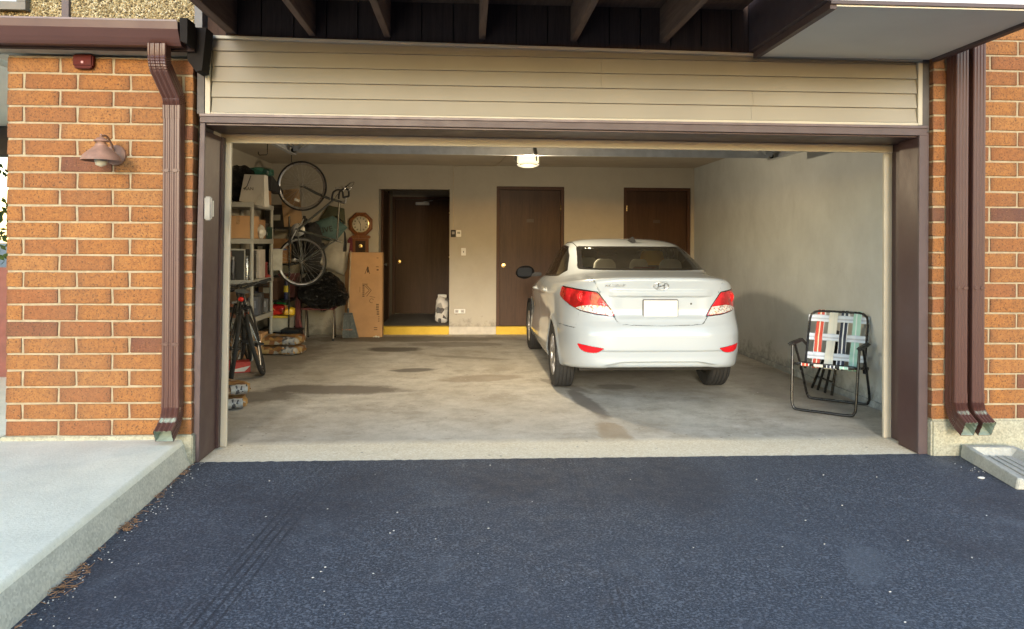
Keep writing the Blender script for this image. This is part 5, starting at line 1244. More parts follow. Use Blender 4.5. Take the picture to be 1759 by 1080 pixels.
# ================================================================== BICYCLES
def make_bike(label, col, style, loc, mtx, steer=0, accent=None, group='bicycles kept on the left side'):
    root = thing('bicycle', label, 'bicycle', loc, 0, group); mq = mtx
    FR = G('bike_paint_'+style, col, .3, var=.1, coat=.5); RIMM = G('bike_rim_'+style, (.55,.55,.56) if style == 'road' else (.03,.03,.03), .3, metal=.9 if style == 'road' else 0, var=.05)
    TY = G('bike_tyre', (.02,.02,.02), .8); tr = .013 if style == 'road' else .021; R0 = .335
    RH, FH = Vector((0,0,R0)), Vector((1.01,0,R0)); BB = Vector((.425,0,.275)); ST = Vector((.285,0,.80)); HT = Vector((.800,0,.86)); HB = Vector((.835,0,.735 if style == 'road' else .74))
    if style != 'road': ST = Vector((.305,0,.70))
    T = lambda p: mq @ Vector(p)
    def put(q, name, m, par=root, smooth=50, **k):
        q.v = [tuple(T(p)) for p in q.v]; return q.build(name, m, par, smooth=smooth, **k)
    fr_ = .0155 if style == 'road' else .019
    q = MB(); q.tube([HB+(HT-HB)*.15, BB], fr_, 10); q.tube([HT+(HB-HT)*.25, ST], fr_*.85, 10); q.tube([BB, ST], fr_*.9, 10); q.tube([HB, HT], fr_*1.15, 10)
    for s_ in (-1, 1):
        q.tube([BB+Vector((-.02,s_*.02,0)), RH+Vector((.12,s_*.045,0)), RH+Vector((0,s_*.062,0))], .0075, 8); q.tube([ST+Vector((0,s_*.012,-.02)), RH+Vector((0,s_*.062,0))], .0065, 8)
    q.tube([BB+Vector((0,-.036,0)), BB+Vector((0,.036,0))], .022, 12)
    frame = put(q, 'frame', FR)
    if accent:
        u = (BB-HB).normalized(); side = u.cross(Vector((0,1,0)))
        for i in range(8):
            c = HB+u*(.14+.036*i); q = MB()
            for s_ in (-1, 1):
                sd3 = Vector((0, s_*.0205, 0))
                q.bar(c-side*.011+u*.010+sd3, c+side*.011+sd3, .005, .003, (0,1,0)); q.bar(c+side*.011+sd3, c-side*.011-u*.010+sd3, .005, .003, (0,1,0))
            put(q, 'frame_decal', accent, frame, None)
    sm = Matrix.Translation(HB) @ Matrix.Rotation(R(steer), 4, (HT-HB).normalized()) @ Matrix.Translation(-HB)
    S = lambda p: sm @ Vector(p)
    q = MB()
    for s_ in (-1, 1): q.tube([S(HB+Vector((.005,s_*.045,-.03))), S(HB+(FH-HB)*.5+Vector((-.012,s_*.052,0))), S(FH+Vector((-.02,s_*.052,.05))), S(FH+Vector((0,s_*.052,0)))], [.013,.011,.008,.007], 8)
    q.tube([S(HB+Vector((.005,-.05,-.03))), S(HB+Vector((.005,.05,-.03)))], .016, 8); put(q, 'fork', FR)
    dirh = (HT-HB).normalized(); stem = HT+dirh*.05
    q = MB(); q.tube([S(HT), S(stem)], .014, 8); q.tube([S(stem), S(stem+Vector((.085,0,.01)))], .013, 8); put(q, 'stem', G('bike_alloy', (.4,.4,.4), .3, metal=.8) if style == 'road' else BLKM)
    hb0 = stem+Vector((.085,0,.01)); q = MB()
    if style == 'road':
        half = [(0,0,0),(0,.10,0),(0,.185,.0),(.03,.205,.0),(.085,.212,-.01),(.10,.215,-.06),(.07,.218,-.12),(.0,.22,-.14),(-.04,.22,-.14)]
        q.tube([S(hb0+Vector(p)) for p in smoothpath(half, 4)], .0125, 8); q.tube([S(hb0+Vector((a, -b_, c))) for a, b_, c in smoothpath(half, 4)], .0125, 8)
        hb = put(q, 'handlebar', BLK)
        for s_ in (-1, 1):
            q = MB(); q.tube([S(hb0+Vector(p)) for p in smoothpath([(.085,s_*.212,.0),(.12,s_*.212,.03),(.135,s_*.212,-.02),(.12,s_*.212,-.10)], 4)], .009, 6); put(q, 'brake_lever', SILV, hb)
            q = MB(); q.tube([S(hb0+Vector(p)) for p in smoothpath([(.12,s_*.21,.03),(.19,s_*.12,.09),(.17,s_*.03,.04),(.02,s_*.01,-.12),(-.05,0,-.16)], 5)], .0025, 5); put(q, 'brake_cable', BLKM, hb)
    else:
        half = [(0,0,0),(-.005,.10,.01),(-.02,.20,.02),(-.045,.31,.02)]
        q.tube([S(hb0+Vector(p)) for p in half], .0125, 8); q.tube([S(hb0+Vector((a, -b_, c))) for a, b_, c in half], .0125, 8); hb = put(q, 'handlebar', BLKM)
        for s_ in (-1, 1):
            q = MB(); q.tube([S(hb0+Vector((-.025,s_*.20,.02))), S(hb0+Vector((-.046,s_*.315,.02)))], .0175, 10); put(q, 'grip', BLK, hb)
            q = MB(); q.tube([S(hb0+Vector((.0,s_*.17,.0))), S(hb0+Vector((.035,s_*.20,-.015))), S(hb0+Vector((.03,s_*.27,-.03)))], .006, 6); put(q, 'brake_lever', BLKM, hb)
            q = MB(); q.tube([S(hb0+Vector(p)) for p in smoothpath([(0,s_*.16,0),(.07,s_*.08,.03),(.05,s_*.02,-.05),(-.06,0,-.16)], 4)], .0025, 5); put(q, 'brake_cable', BLKM, hb)
    SP = ST+(ST-BB).normalized()*(.07 if style == 'road' else .17)
    q = MB(); q.tube([ST, SP], .013, 8); put(q, 'seat_post', SILV if style == 'road' else BLKM)
    q = MB()
    sad = [(-.13,.0,.072,.028),(-.09,.0,.075,.03),(-.02,.006,.058,.026),(.05,.004,.030,.022),(.12,0,.018,.016),(.145,-.006,.008,.010)]
    v = []
    for x, z, hw, hh in sad:
        for k in range(12):
            a = 2*math.pi*k/12; v.append(SP+Vector((x, hw*math.cos(a), .03+z+hh*math.sin(a)*(1 if math.sin(a) > 0 else .5))))
    q.add(v, [(i*12+k, i*12+(k+1) % 12, (i+1)*12+(k+1) % 12, (i+1)*12+k) for i in range(5) for k in range(12)]+[tuple(range(12)), tuple(range(60, 72))]); put(q, 'saddle', G('black_vinyl', (.012,.012,.013), .35))
    dr = -1
    q = MB(); q.lathe([(.03,-.002),(.088,-.002),(.092,0),(.088,.002),(.03,.002)], tuple(BB+Vector((0,dr*.045,0))), 'Y', 32, closed=True); put(q, 'chainring', G('bike_alloy', (.4,.4,.4), .3, metal=.8))
    q = MB(); q.tube([BB+Vector((-.02,dr*.045,.088)), RH+Vector((0,dr*.045,.036))], .0035, 5); q.tube([BB+Vector((-.02,dr*.045,-.088)), RH+Vector((.03,dr*.045,-.10)), RH+Vector((.0,dr*.045,-.05))], .0035, 5); put(q, 'chain', G('chain_steel', (.12,.11,.10), .5, metal=.7))
    ca = R(25)
    for s_, aa in ((dr, ca), (-dr, ca+math.pi)):
        e = BB+Vector((.165*math.cos(aa), s_*.065, .165*math.sin(aa)))
        q = MB(); q.tube([BB+Vector((0,s_*.055,0)), e], [.013, .009], 8); cr = put(q, 'crank', G('bike_alloy', (.4,.4,.4), .3, metal=.8))
        q = MB(); q.box(e.x-.042, min(e.y, e.y+s_*.095), e.z-.010, e.x+.042, max(e.y, e.y+s_*.095), e.z+.010); put(q, 'pedal', BLKP, cr, None, bevel=.004)
    q = MB(); q.tube([RH+Vector((.02,dr*.055,-.03)), RH+Vector((.03,dr*.055,-.10))], .008, 6); q.lathe([(.018,-.003),(.020,0),(.018,.003)], tuple(RH+Vector((.03,dr*.045,-.10))), 'Y', 12); put(q, 'derailleur', SILV)
    for hub, isf in ((RH, 0), (FH, 1)):
        X_ = S if isf else (lambda p: Vector(p))
        w = bpy.data.objects.new('wheel', None); COL.objects.link(w); w.parent = root; w.empty_display_size = .1
        def pw(q, name, m): q.v = [tuple(T(X_(Vector(p)+hub))) for p in q.v]; return q.build(name, m, w, smooth=60)
        pr = [(R0-.006-tr+tr*math.cos(a)+.004, tr*math.sin(a)) for a in [2*math.pi*i/10 for i in range(10)]]
        pw(MB().lathe(pr, (0,0,0), 'Y', 56, closed=True), 'tyre', TY)
        rr_ = R0-.006-2*tr
        pw(MB().lathe([(rr_+.006,-.010),(rr_+.006,.010),(rr_-.014,.008),(rr_-.018,0),(rr_-.014,-.008)], (0,0,0), 'Y', 56, closed=True), 'rim', RIMM)
        pw(MB().lathe([(.008,-.05),(.022,-.032),(.022,-.028),(.014,-.02),(.014,.02),(.022,.028),(.022,.032),(.008,.05)], (0,0,0), 'Y', 14), 'hub', SILV if style == 'road' else BLKM)
        q = MB()
        for k in range(28):
            a = 2*math.pi*k/28; s_ = 1 if k % 2 else -1; a2 = a+(.5 if k % 4 < 2 else -.5)
            q.tube([(.021*math.cos(a2), s_*.028, .021*math.sin(a2)), ((rr_-.014)*math.cos(a), 0, (rr_-.014)*math.sin(a))], .0013, 4, cap=False)
        pw(q, 'spokes', SILV)
        if style == 'road' and isf:
            q = MB(); a = R(200); c = Vector((.20*math.cos(a), -.0, .20*math.sin(a))); q.bar(c+Vector((.035*math.sin(a), 0, -.035*math.cos(a))), c-Vector((.035*math.sin(a), 0, -.035*math.cos(a))), .03, .012, (0,1,0)); pw(q, 'spoke_reflector', G('reflector_white', (.75,.75,.72), .2))
    return root, T, SP
hm = Matrix(((0,0,1,-2.216-.335),(0,-1,0,5.30),(1,0,0,1.131),(0,0,0,1)))
o, T_, SP_ = make_bike('grey road bicycle with drop handlebars hung upright by its front wheel over the black bags', (.06,.066,.064), 'road', (0,0,0), hm, 6)
def floor_bike(contact, heading, lean):
    hx, hy = Vector(heading).normalized(); M_ = Matrix(((hx,-hy,0,0),(hy,hx,0,0),(0,0,1,0),(0,0,0,1)))
    L_ = Matrix.Rotation(R(lean), 4, 'X')
    return M_ @ L_
fa = floor_bike(None, (.40,-.915), 12); off = Vector((-2.134,3.13,0))-(fa @ Vector((1.01,0,0)))
make_bike('black flat-bar bicycle with orange frame lettering standing before the grey shelves', (.016,.016,.018), 'hybrid', (0,0,0), Matrix.Translation(off) @ fa, -12, G('orange_decal', (.75,.13,.03), .4))
fbm = floor_bike(None, (-.30,.954), 7); off = Vector((-2.345,2.72,0))-(fbm @ Vector((0,0,0)))
o, T_, SP_ = make_bike('black bicycle with a red tail light just inside the left edge of the opening', (.014,.015,.016), 'hybrid', (0,0,0), Matrix.Translation(off) @ fbm, 25)
p = (Matrix.Translation(off) @ fbm) @ (SP_+Vector((-.06,0,-.05)))
q = MB(); q.ball(tuple(p), (.030,.018,.024), 12, 8); q.build('tail_light', G('red_tail_lens', (.8,.03,.02), .15), o, smooth=60)

# ================================================================== SHELVES
def shelf_unit(name, label, x0, x1, y0, y1, levels, top, m, lip, post, slat=False):
    r = thing(name, label, 'shelving', ((x0+x1)/2, (y0+y1)/2, 0))
    for xx in (x0+post, x1-post):
        for yy in (y0+post, y1-post):
            q = MB(); q.lathe([(post, 0), (post, top)], (xx, yy, 0), 'Z', 14); rel(q.build('post', m, r, smooth=50), r)
    for z in levels:
        q = MB(); q.box(x0, y0, z-lip, x1, y1, z-lip*.4)
        for a in ((x0,y0,x1,y0+.012),(x0,y1-.012,x1,y1),(x0,y0+.012,x0+.012,y1-.012),(x1-.012,y0+.012,x1,y1-.012)): q.box(a[0], a[1], z-lip*.399, a[2], a[3], z)
        rel(q.build('shelf', m, r), r)
    return r
shelf_unit('storage_shelf', 'grey plastic shelving unit full of boxes along the left wall', -2.935, -2.515, 4.10, 5.02, [.50, .945, 1.43, 1.86], 1.80, SHELFM, .058, .022)
shelf_unit('storage_rack', 'black metal rack in the back left corner behind the grey shelves', -2.93, -2.43, 5.55, 6.35, [.16, .60, 1.10, 1.60], 1.75, BLKM, .03, .012)
def carton(label, x0, y0, z0, x1, y1, z1, m=None, flap=True, name='cardboard_box', tape=True):
    m = m or CARP; r = thing(name, label, 'box', ((x0+x1)/2, (y0+y1)/2, z0))
    w_, d_, h = (x1-x0)/2, (y1-y0)/2, z1-z0
    q = MB(); q.box(-w_, -d_, 0, w_, d_, h-.003); q.build('box_body', m, r, bevel=.003, seg=1)
    if flap:
        for s_ in (-1, 1):
            q = MB(); q.box(-w_+.001, min(s_*.001, s_*(d_-.001)), h-.0028, w_-.001, max(s_*.001, s_*(d_-.001)), h); q.build('flap', m, r)
    if tape:
        q = MB(); q.box(-.022, -d_-.0012, h*.62, .022, -d_-.0002, h-.003); q.build('tape', G('tape_tan', (.36,.22,.11), .25), r)
    return r
def blackmark(x0, x1, z0, z1, y, par, m=None):
    q = MB(); q.box(x0, y-.0008, z0, x1, y-.0001, z1); return q.build('printed_mark', m or G('ink', (.03,.025,.02), .8), par)
# grey shelf contents
tag(lump((-2.735, 4.36, 2.085), (.19,.20,.225), 4.2, .2).build('rubbish_bag', TRASH, smooth=180), 'black rubbish bag on top of the grey shelves next to the white shopping bag', 'bag')
sb_ = thing('shopping_bag', 'white paper shopping bag with dark handle on the top grey shelf', 'bag', (-2.50, 4.16, 1.805), R(-6))
q = MB(); v = [(-.20,-.02,.07),(.125,-.06,0.0),(.135,.07,0.0),(-.15,.09,.05),(-.135,-.03,.385),(.115,-.05,.375),(.12,.05,.375),(-.13,.06,.385)]
q.add(v, [(0,3,2,1),(0,1,5,4),(1,2,6,5),(2,3,7,6),(3,0,4,7),(4,5,6,7)]); bo = q.build('bag_body', FOAM, sb_, bevel=.004, seg=1)
q = MB(); q.tube(smoothpath([(-.045,-.052,.365),(-.065,-.060,.30),(-.095,-.058,.235),(-.135,-.045,.215)], 5), .005, 6); q.build('handle', BLK, sb_)
text('AAN', .052, 'bag_lettering', G('ink', (.03,.025,.02)), sb_, Matrix.Translation((-.070, -.0515, .21)) @ Matrix.Rotation(R(-4), 4, 'Z') @ Matrix.Rotation(R(90), 4, 'X'), .0006, 0, 1.1)
q = MB(); q.add([(.02,-.0575,.02),(.075,-.0585,.015),(.105,-.0575,.09),(.075,-.0565,.16)], [(0,1,2,3)]); q.build('crease', G('paper_shade', (.50,.48,.44)), sb_)
tag(rough_box(.34, .24, .10, 5, nz=.03).build('green_bag', m_bag('green_film', [(.01,.07,.05),(.02,.12,.09),(.05,.20,.15),(.01,.05,.04)], 14, .3), smooth=180), 'crumpled dark green plastic bag behind the white shopping bag', 'bag').location = (-2.57, 4.50, 2.20)
carton('brown carton on the top grey shelf beneath the green bag', -2.75, 4.36, 1.862, -2.53, 4.68, 2.19, CARD2)
wd = MB(); wd.prism([(4.80,2.05),(4.80,2.22),(4.86,2.26),(5.45,2.10),(5.50,2.04),(5.42,2.035)], -2.62, -2.50, 'X'); tag(wd.build('sports_bag', G('black_canvas', (.03,.03,.032), .8), bevel=.012, smooth=60), 'black wedge shaped bag jutting from the top grey shelf towards the hung wheel', 'bag')
carton('dark carton on the top grey shelf beneath the black wedge shaped bag', -2.80, 4.72, 1.862, -2.54, 5.0, 2.048, CARD2)
carton('large brown carton at the front of the third grey shelf', -2.86, 4.11, 1.432, -2.53, 4.40, 1.700, CARP)
carton('smaller brown carton deeper on the third grey shelf', -2.80, 4.44, 1.432, -2.54, 4.72, 1.665, CARD2)
tag(lump((-2.56, 4.43, 1.515), (.06,.08,.085), 9.1, .2).build('carrier_bag', G('white_film', (.6,.58,.54), .3), smooth=180), 'small white plastic carrier bag beside the large brown carton', 'bag').location = (0.04,-.02,0)
# second shelf: appliance box, flasks, cartons
r = thing('appliance_box', 'dark boxed appliance with a pale framed front, second grey shelf', 'box', (-2.80, 4.20, .947))
q = MB(); q.box(-.12,-.08,0,.19,.10,.36); q.build('box_body', G('box_black', (.03,.03,.03), .5), r, bevel=.003)
q = MB(); q.box(-.12,-.0835,.345,.19,-.0805,.362); q.box(.175,-.0835,0,.19,-.0805,.3449); q.build('pale_border', G('pale_border', (.4,.4,.38)), r)
for i, (a, c, e, f, mm) in enumerate(((-.10,.23,-.03,.32,(.35,.34,.32)), (-.02,.20,.03,.33,(.40,.22,.18)), (-.10,.03,-.06,.18,(.32,.18,.14)), (-.05,.02,.0,.16,(.30,.26,.22)))):
    blackmark(a, e, c if c < f else f, f, -.0805, r, G('box_print%d' % i, mm))
for i, (x, y, h, rd, m_) in enumerate(((-2.665, 4.08+.05, .29, .030, SILV), (-2.60, 4.13, .28, .028, SILV), (-2.75, 4.10, .27, .027, G('dark_flask', (.06,.06,.07), .3, metal=.5)))):
    y += .03; fl_ = thing('flask', ['bright steel vacuum flask, left of its twin on the second grey shelf', 'bright steel vacuum flask nearest the front corner post, second grey shelf', 'dark vacuum flask in front of the boxed appliance'][i], 'flask', (x, y if i != 2 else 4.108, .947), 0, 'vacuum flasks on the shelf')
    q = MB(); q.lathe([(rd*.95,0),(rd,.01),(rd,h*.78),(rd*.7,h*.86),(rd*.7,h*.88)], (0,0,0), 'Z', 18); q.build('flask_body', m_, fl_, smooth=40)
    q = MB(); q.lathe([(rd*.78,h*.881),(rd*.78,h),(rd*.6,h*1.01)], (0,0,0), 'Z', 18); q.build('cup_lid', G('dull_metal', (.3,.3,.3), .4, metal=.6), fl_, smooth=40)
r = carton('white and pink printed carton on the second grey shelf', -2.72, 4.45, .947, -2.535, 4.70, 1.30, G('printed_white', (.50,.44,.40), .7), tape=False)
for i in range(5): blackmark(-.07+.028*i, -.052+.028*i, .06+.02*(i % 3), .26-.03*(i % 2), -.1252, r, G('box_print%d' % (i % 2), (.35,.2,.16)))
text('SOD', .05, 'box_lettering', G('ink', (.03,.025,.02)), r, Matrix.Translation((.0, -.1262, .305)) @ Matrix.Rotation(R(90), 4, 'X'), .0005)
q = MB(); q.box(-2.60, 5.13, 1.02, -2.43, 5.145, 1.30); tag(q.build('foam_board', G('white_panel', (.55,.54,.50), .6), bevel=.003), 'plain white board leaning beside the grey shelves below the hung bicycle', 'panel')
q = MB(); q.box(-.10,-.10,0,.13,.10,.02); q.box(-.08,-.09,.0201,.11,.09,.033); rb = q.build('red_tray', G('red_card', (.45,.04,.03), .5), bevel=.002); rb.location = (-2.66, 4.84, .947); tag(rb, 'flat red box at the far end of the second grey shelf', 'box')
# more clutter on the shelves and the rack
for lb, x, y, z, w_, d_, h, c in (
    ('black shoe box at the back of the third grey shelf', -2.66, 4.86, 1.432, .10, .12, .20, (.03,.03,.035)),
    ('dark green toolbox at the far end of the third grey shelf', -2.57, 4.92, 1.432, .05, .06, .15, (.02,.05,.035)),
    ('dark red tin beside the printed carton on the second grey shelf', -2.58, 4.78, .968, .04, .05, .17, (.22,.03,.03)),
    ('black case behind the steel flasks on the second grey shelf', -2.66, 4.36, .947, .09, .07, .34, (.02,.02,.022)),
    ('brown parcel behind the grey radio on the first grey shelf', -2.78, 4.46, .502, .10, .12, .30, (.14,.08,.045)),
    ('navy crate at the back of the first grey shelf', -2.78, 4.78, .502, .11, .14, .26, (.02,.025,.06)),
    ('black crate on the floor under the far end of the grey shelves', -2.82, 4.84, .0, .10, .14, .33, (.02,.02,.02)),
    ('tall black speaker on the upper shelf of the back rack', -2.84, 5.75, 1.102, .07, .14, .42, (.02,.02,.02)),
    ('dark brown box on the second shelf of the back rack', -2.72, 5.72, .602, .13, .14, .30, (.07,.035,.02)),
    ('black box on top of the back rack behind the cardboard sheet', -2.72, 6.10, 1.602, .16, .14, .32, (.025,.022,.02)),
    ('maroon box on the second shelf at the far end of the back rack', -2.58, 6.15, .602, .12, .14, .34, (.09,.02,.02))):
    t = thing('storage_box', lb, 'box', (x, y, z), R(random.uniform(-5, 5))); q = MB(); q.box(-w_, -d_, 0, w_, d_, h*.86); q.build('case', G('boxcol_%d' % int(c[0]*1000+c[2]*77), c, .55, var=.2), t, bevel=.005)
    q = MB(); q.box(-w_-.003, -d_-.003, h*.861, w_+.003, d_+.003, h); q.build('lid', G('boxlid_%d' % int(c[0]*1000+c[2]*77), tuple(k*1.3+.01 for k in c), .5, var=.2), t, bevel=.004)
    blackmark(-w_*.5, w_*.4, h*.3, h*.55, -d_-.0002, t, G('label_dull', (.30,.29,.26)))
# first shelf
for i, (x, y, w_, d_, h, c, lb) in enumerate(((-2.66,4.20,.10,.09,.19,(.28,.27,.26),'grey plastic radio on the first grey shelf'), (-2.80,4.18,.09,.10,.16,(.28,.10,.05),'reddish brown box on the first grey shelf'), (-2.60,4.46,.06,.07,.22,(.10,.11,.14),'tall dark blue box behind the radio on the first grey shelf'), (-2.60,4.66,.05,.07,.26,(.05,.05,.055),'tall black box on the first grey shelf'), (-2.60,4.86,.06,.07,.17,(.12,.12,.13),'low dark grey box at the far end of the first grey shelf'))):
    t = thing('small_box', lb, 'box', (x, y, .502), R(4*i-6)); q = MB(); q.box(-w_, -d_, 0, w_, d_, h); q.build('case', G('case%d' % i, c, .5, var=.2), t, bevel=.006)
    if i == 0:
        q = MB(); q.lathe([(.026,-.004),(.030,0)], (.02, -d_-.001, .07), 'Y', 16); q.build('dial', G('dial_pale', (.5,.5,.48)), t); blackmark(-.06, .06, .12, .16, -d_-.0002, t, G('dial_pale', (.5,.5,.48)))
    else: blackmark(-w_*.7, w_*.6, h*.4, h*.8, -d_-.0002, t, G('print_mid%d' % i, tuple(min(1, k*2.2+.04) for k in c)))
sp_ = thing('spray_bottle', 'yellow labelled spray bottle between the grey shelves and the back rack', 'bottle', (-2.47, 5.60, 1.103))
# (stands on the rack shelf)
sp_.location = (-2.50, 5.66, .602)
q = MB(); q.lathe([(.03,0),(.034,.02),(.034,.17),(.020,.22),(.013,.24),(.013,.27)], (0,0,0), 'Z', 18); q.build('bottle_body', G('dark_blue_plastic', (.03,.04,.12), .3), sp_, smooth=40)
q = MB(); q.lathe([(.0355,.10),(.0355,.19)], (0,0,0), 'Z', 18); q.build('label_band', G('yellow_label', (.75,.60,.05), .5), sp_)
q = MB(); q.box(-.02,-.05,.271,.02,.03,.31); q.build('trigger_head', G('yellow_label', (.75,.6,.05)), sp_, bevel=.006)
carton('open topped brown carton on the floor under the grey shelves', -2.70, 4.55, 0, -2.535, 4.85, .26, CARP)
carton('brown carton on the floor behind the front corner of the grey shelves', -2.90, 4.15, 0, -2.66, 4.5, .30, CARD2)
# rack contents
r = thing('storage_bin', 'pale plastic bin with a yellow lid on the back rack', 'bin', (-2.58, 5.74, .162)); q = MB(); q.box(-.13,-.17,0,.13,.17,.19); q.build('bin_body', G('pale_bin', (.42,.41,.36), .4), r, bevel=.01); q = MB(); q.box(-.14,-.18,.1905,.14,.18,.22); q.build('lid', G('yellow_lid', (.62,.45,.06), .4), r, bevel=.006)
for lb, (x, y, z), (w_, d_, h), cols in (('red foil snack bag heaped on the yellow lidded bin', (-2.62, 5.72, .383), (.20,.18,.15), [(.45,.02,.02),(.60,.04,.03),(.30,.01,.01),(.65,.30,.10)]), ('dark green foil bag on top of the rack pile', (-2.60, 5.84, .50), (.20,.16,.10), [(.01,.10,.03),(.02,.20,.06),(.01,.05,.02)]), ('bright yellow foil bag at the end of the back rack', (-2.45, 5.62, .386), (.13,.14,.10), [(.80,.50,.03),(.70,.38,.03),(.85,.62,.10)])):
    tag(rough_box(w_, d_, h, x*7, nz=.025).build('snack_bag', m_bag('foil_'+lb.split()[0]+lb.split()[1], cols, 16, .25), smooth=180), lb, 'bag', 'snack bags on the back rack').location = (x, y, z)
r = thing('black_bin', 'black lidded plastic tub on the floor at the foot of the back rack', 'bin', (-2.36, 5.42, 0)); q = MB(); q.prism([(-.10,0),(.10,0),(.12,.19),(-.12,.19)], -.13, .13); q.build('tub', BLKP, r, bevel=.012); q = MB(); q.box(-.13,-.14,.191,.13,.14,.225); q.build('lid', BLKP, r, bevel=.01)
for k in range(3):
    q = MB(); q.box(-.06+.05*k,-.134,.03,-.045+.05*k,-.1305,.17); q.build('rib', BLKP, r)
r = thing('cardboard_sheet', 'flat brown cardboard sheet standing behind the hung wheel', 'cardboard', (-2.50, 5.95, 1.602)); q = MB(); q.obox((0,0,.27), (.13,.006,.27), Matrix.Rotation(R(-6), 3, 'Y')); q.build('sheet', CARP3, r)
r = carton('pale carton with a blue stripe on the rack below the cardboard sheet', -2.70, 5.57, 1.102, -2.47, 5.80, 1.44, CARD2, tape=False); blackmark(-.11, .112, .18, .20, -.1152, r, G('blue_print', (.06,.12,.35)))
tag(lump((-2.80, 5.95, .76), (.14,.20,.15), 8.8, .2).build('duffel_bag', G('black_canvas', (.03,.03,.032), .8), smooth=180), 'black duffel bag on the middle shelf of the back rack', 'bag').location = (.1, 0, 0)
tag(lump((-2.43, 5.93, 1.25), (.14,.10,.20), 2.8, .22).build('backpack', G('black_canvas', (.03,.03,.032), .8), smooth=180), 'black backpack hanging between the rack and the lower bicycle wheel', 'bag').location = (.16, .3, .22)

# ================================================================== BACK LEFT CORNER
# folding chair under the rubbish bag
fc = thing('folding_chair', 'maroon folding chair with chrome legs under the big black rubbish bag', 'chair', (-2.12, 6.08, 0), R(0))
MAR = G('maroon_vinyl', (.16,.035,.04), .4); CHR = G('chrome', (.7,.7,.7), .15, metal=1, var=.03)
q = MB(); q.box(-.24,-.17,.43,.22,.18,.46); q.build('seat', MAR, fc, bevel=.012)
for x in (-.19, .20):
    for (a, c) in (((x, -.02, .44), (x+.02, -.20, .01)), ((x, .02, .44), (x-.02, .20, .01))):
        q = MB(); q.tube([a, c], .011, 8); q.build('leg', CHR, fc, smooth=60)
        q = MB(); q.lathe([(.015,0),(.014,.03)], (c[0], c[1], .0), 'Z', 10); q.build('foot_cap', BLK, fc)
q = MB(); q.box(-.335,-.10,0.02,-.27,.02,.62); q.build('back_post', MAR, fc, bevel=.02)
q = MB(); q.bar((-.25,-.19,.30),(-.19,-.185,.02), .022, .03); q.build('side_strut', MAR, fc, bevel=.005)
bg_ = lump((-2.09, 5.98, .70), (.335,.27,.265), 12.3, .16, 44, 30, 1.8, .06).build('rubbish_bag', TRASH, smooth=180)
tag(bg_, 'big shiny black rubbish bag heaped on the maroon folding chair', 'bag')
tag(lump((-1.80, 5.92, .61), (.10,.10,.12), 3.3, .3, 24, 16, 2.2, .08).build('rubbish_bag', TRASH, smooth=180), 'small tied black rubbish bag bulging right of the big one, by the broom', 'bag')
# hanging bags
def sheetbag(label, name, pts, y, depth, m, seed, marks=None):
    """a limp bag hanging on the wall: polygon outline in XZ, bulged towards the room, folded"""
    cx = sum(p[0] for p in pts)/len(pts); cz = sum(p[1] for p in pts)/len(pts); r = thing(name, label, 'bag', (cx, y, cz))
    q = MB(); n = 9; v = []; m_ = len(pts)
    for ri in range(n+1):
        t = ri/n
        for (a, b_) in pts:
            x, z = (a-cx)*t, (b_-cz)*t; bul = depth*(1-t*t)**.5+.004
            f = mnoise.noise(Vector((x*9+seed, z*4, seed)))*.022*(1-t*.3)
            v.append((x, -bul+f, z))
    q.add(v, [(i*m_+k, i*m_+(k+1) % m_, (i+1)*m_+(k+1) % m_, (i+1)*m_+k) for i in range(n) for k in range(m_)])
    q.add([(p[0]-cx, 0, p[1]-cz) for p in pts], [tuple(range(m_))]); q.build('bag_body', m, r, smooth=180); return r
def dense(pts, k=4):
    out = []
    for i in range(len(pts)):
        a, b_ = pts[i], pts[(i+1) % len(pts)]; out += [(a[0]+(b_[0]-a[0])*t/k, a[1]+(b_[1]-a[1])*t/k) for t in range(k)]
    return out
TEAL = m_bag('teal_print', [(.08,.15,.15),(.10,.18,.18),(.09,.16,.165),(.13,.20,.19)], 5, .7)
r = sheetbag('teal reusable grocery bag with dark lettering hung on the wall behind the bicycle frame', 'grocery_bag', dense([(-2.42,1.50),(-1.98,1.40),(-1.80,1.62),(-2.02,1.79),(-2.28,1.70)]), 6.50, .09, TEAL, 3)
text('OLIVE', .115, 'bag_lettering', G('ink', (.03,.025,.02)), r, Matrix.Translation((-.05, -.118, -.04)) @ Matrix.Rotation(R(-12), 4, 'Y') @ Matrix.Rotation(R(90), 4, 'X'), .001)
sheetbag('limp off-white cloth bag hanging under the teal grocery bag', 'cloth_bag', dense([(-2.28,1.06),(-1.84,.90),(-1.80,1.00),(-1.76,1.38),(-2.05,1.42)]), 6.46, .08, G('off_white_cloth', (.42,.39,.34), .85, var=.2), 6)
sheetbag('olive green cloth bag hanging above the teal grocery bag', 'cloth_bag', dense([(-2.25,1.70),(-1.93,1.78),(-1.84,1.66),(-1.86,1.90),(-2.10,1.95)]), 6.56, .05, G('olive_cloth', (.08,.085,.05), .9), 9)
sheetbag('black bag hanging to the left of the teal grocery bag', 'cloth_bag', dense([(-2.62,1.15),(-2.36,1.10),(-2.30,1.45),(-2.40,1.75),(-2.60,1.72)]), 6.50, .09, G('black_canvas', (.03,.03,.032)), 12)
sheetbag('black bag hanging below the teal grocery bag behind the lower bicycle wheel', 'cloth_bag', dense([(-2.50,.92),(-2.10,.95),(-2.14,1.38),(-2.40,1.42)]), 6.48, .09, G('black_canvas', (.03,.03,.032)), 15)
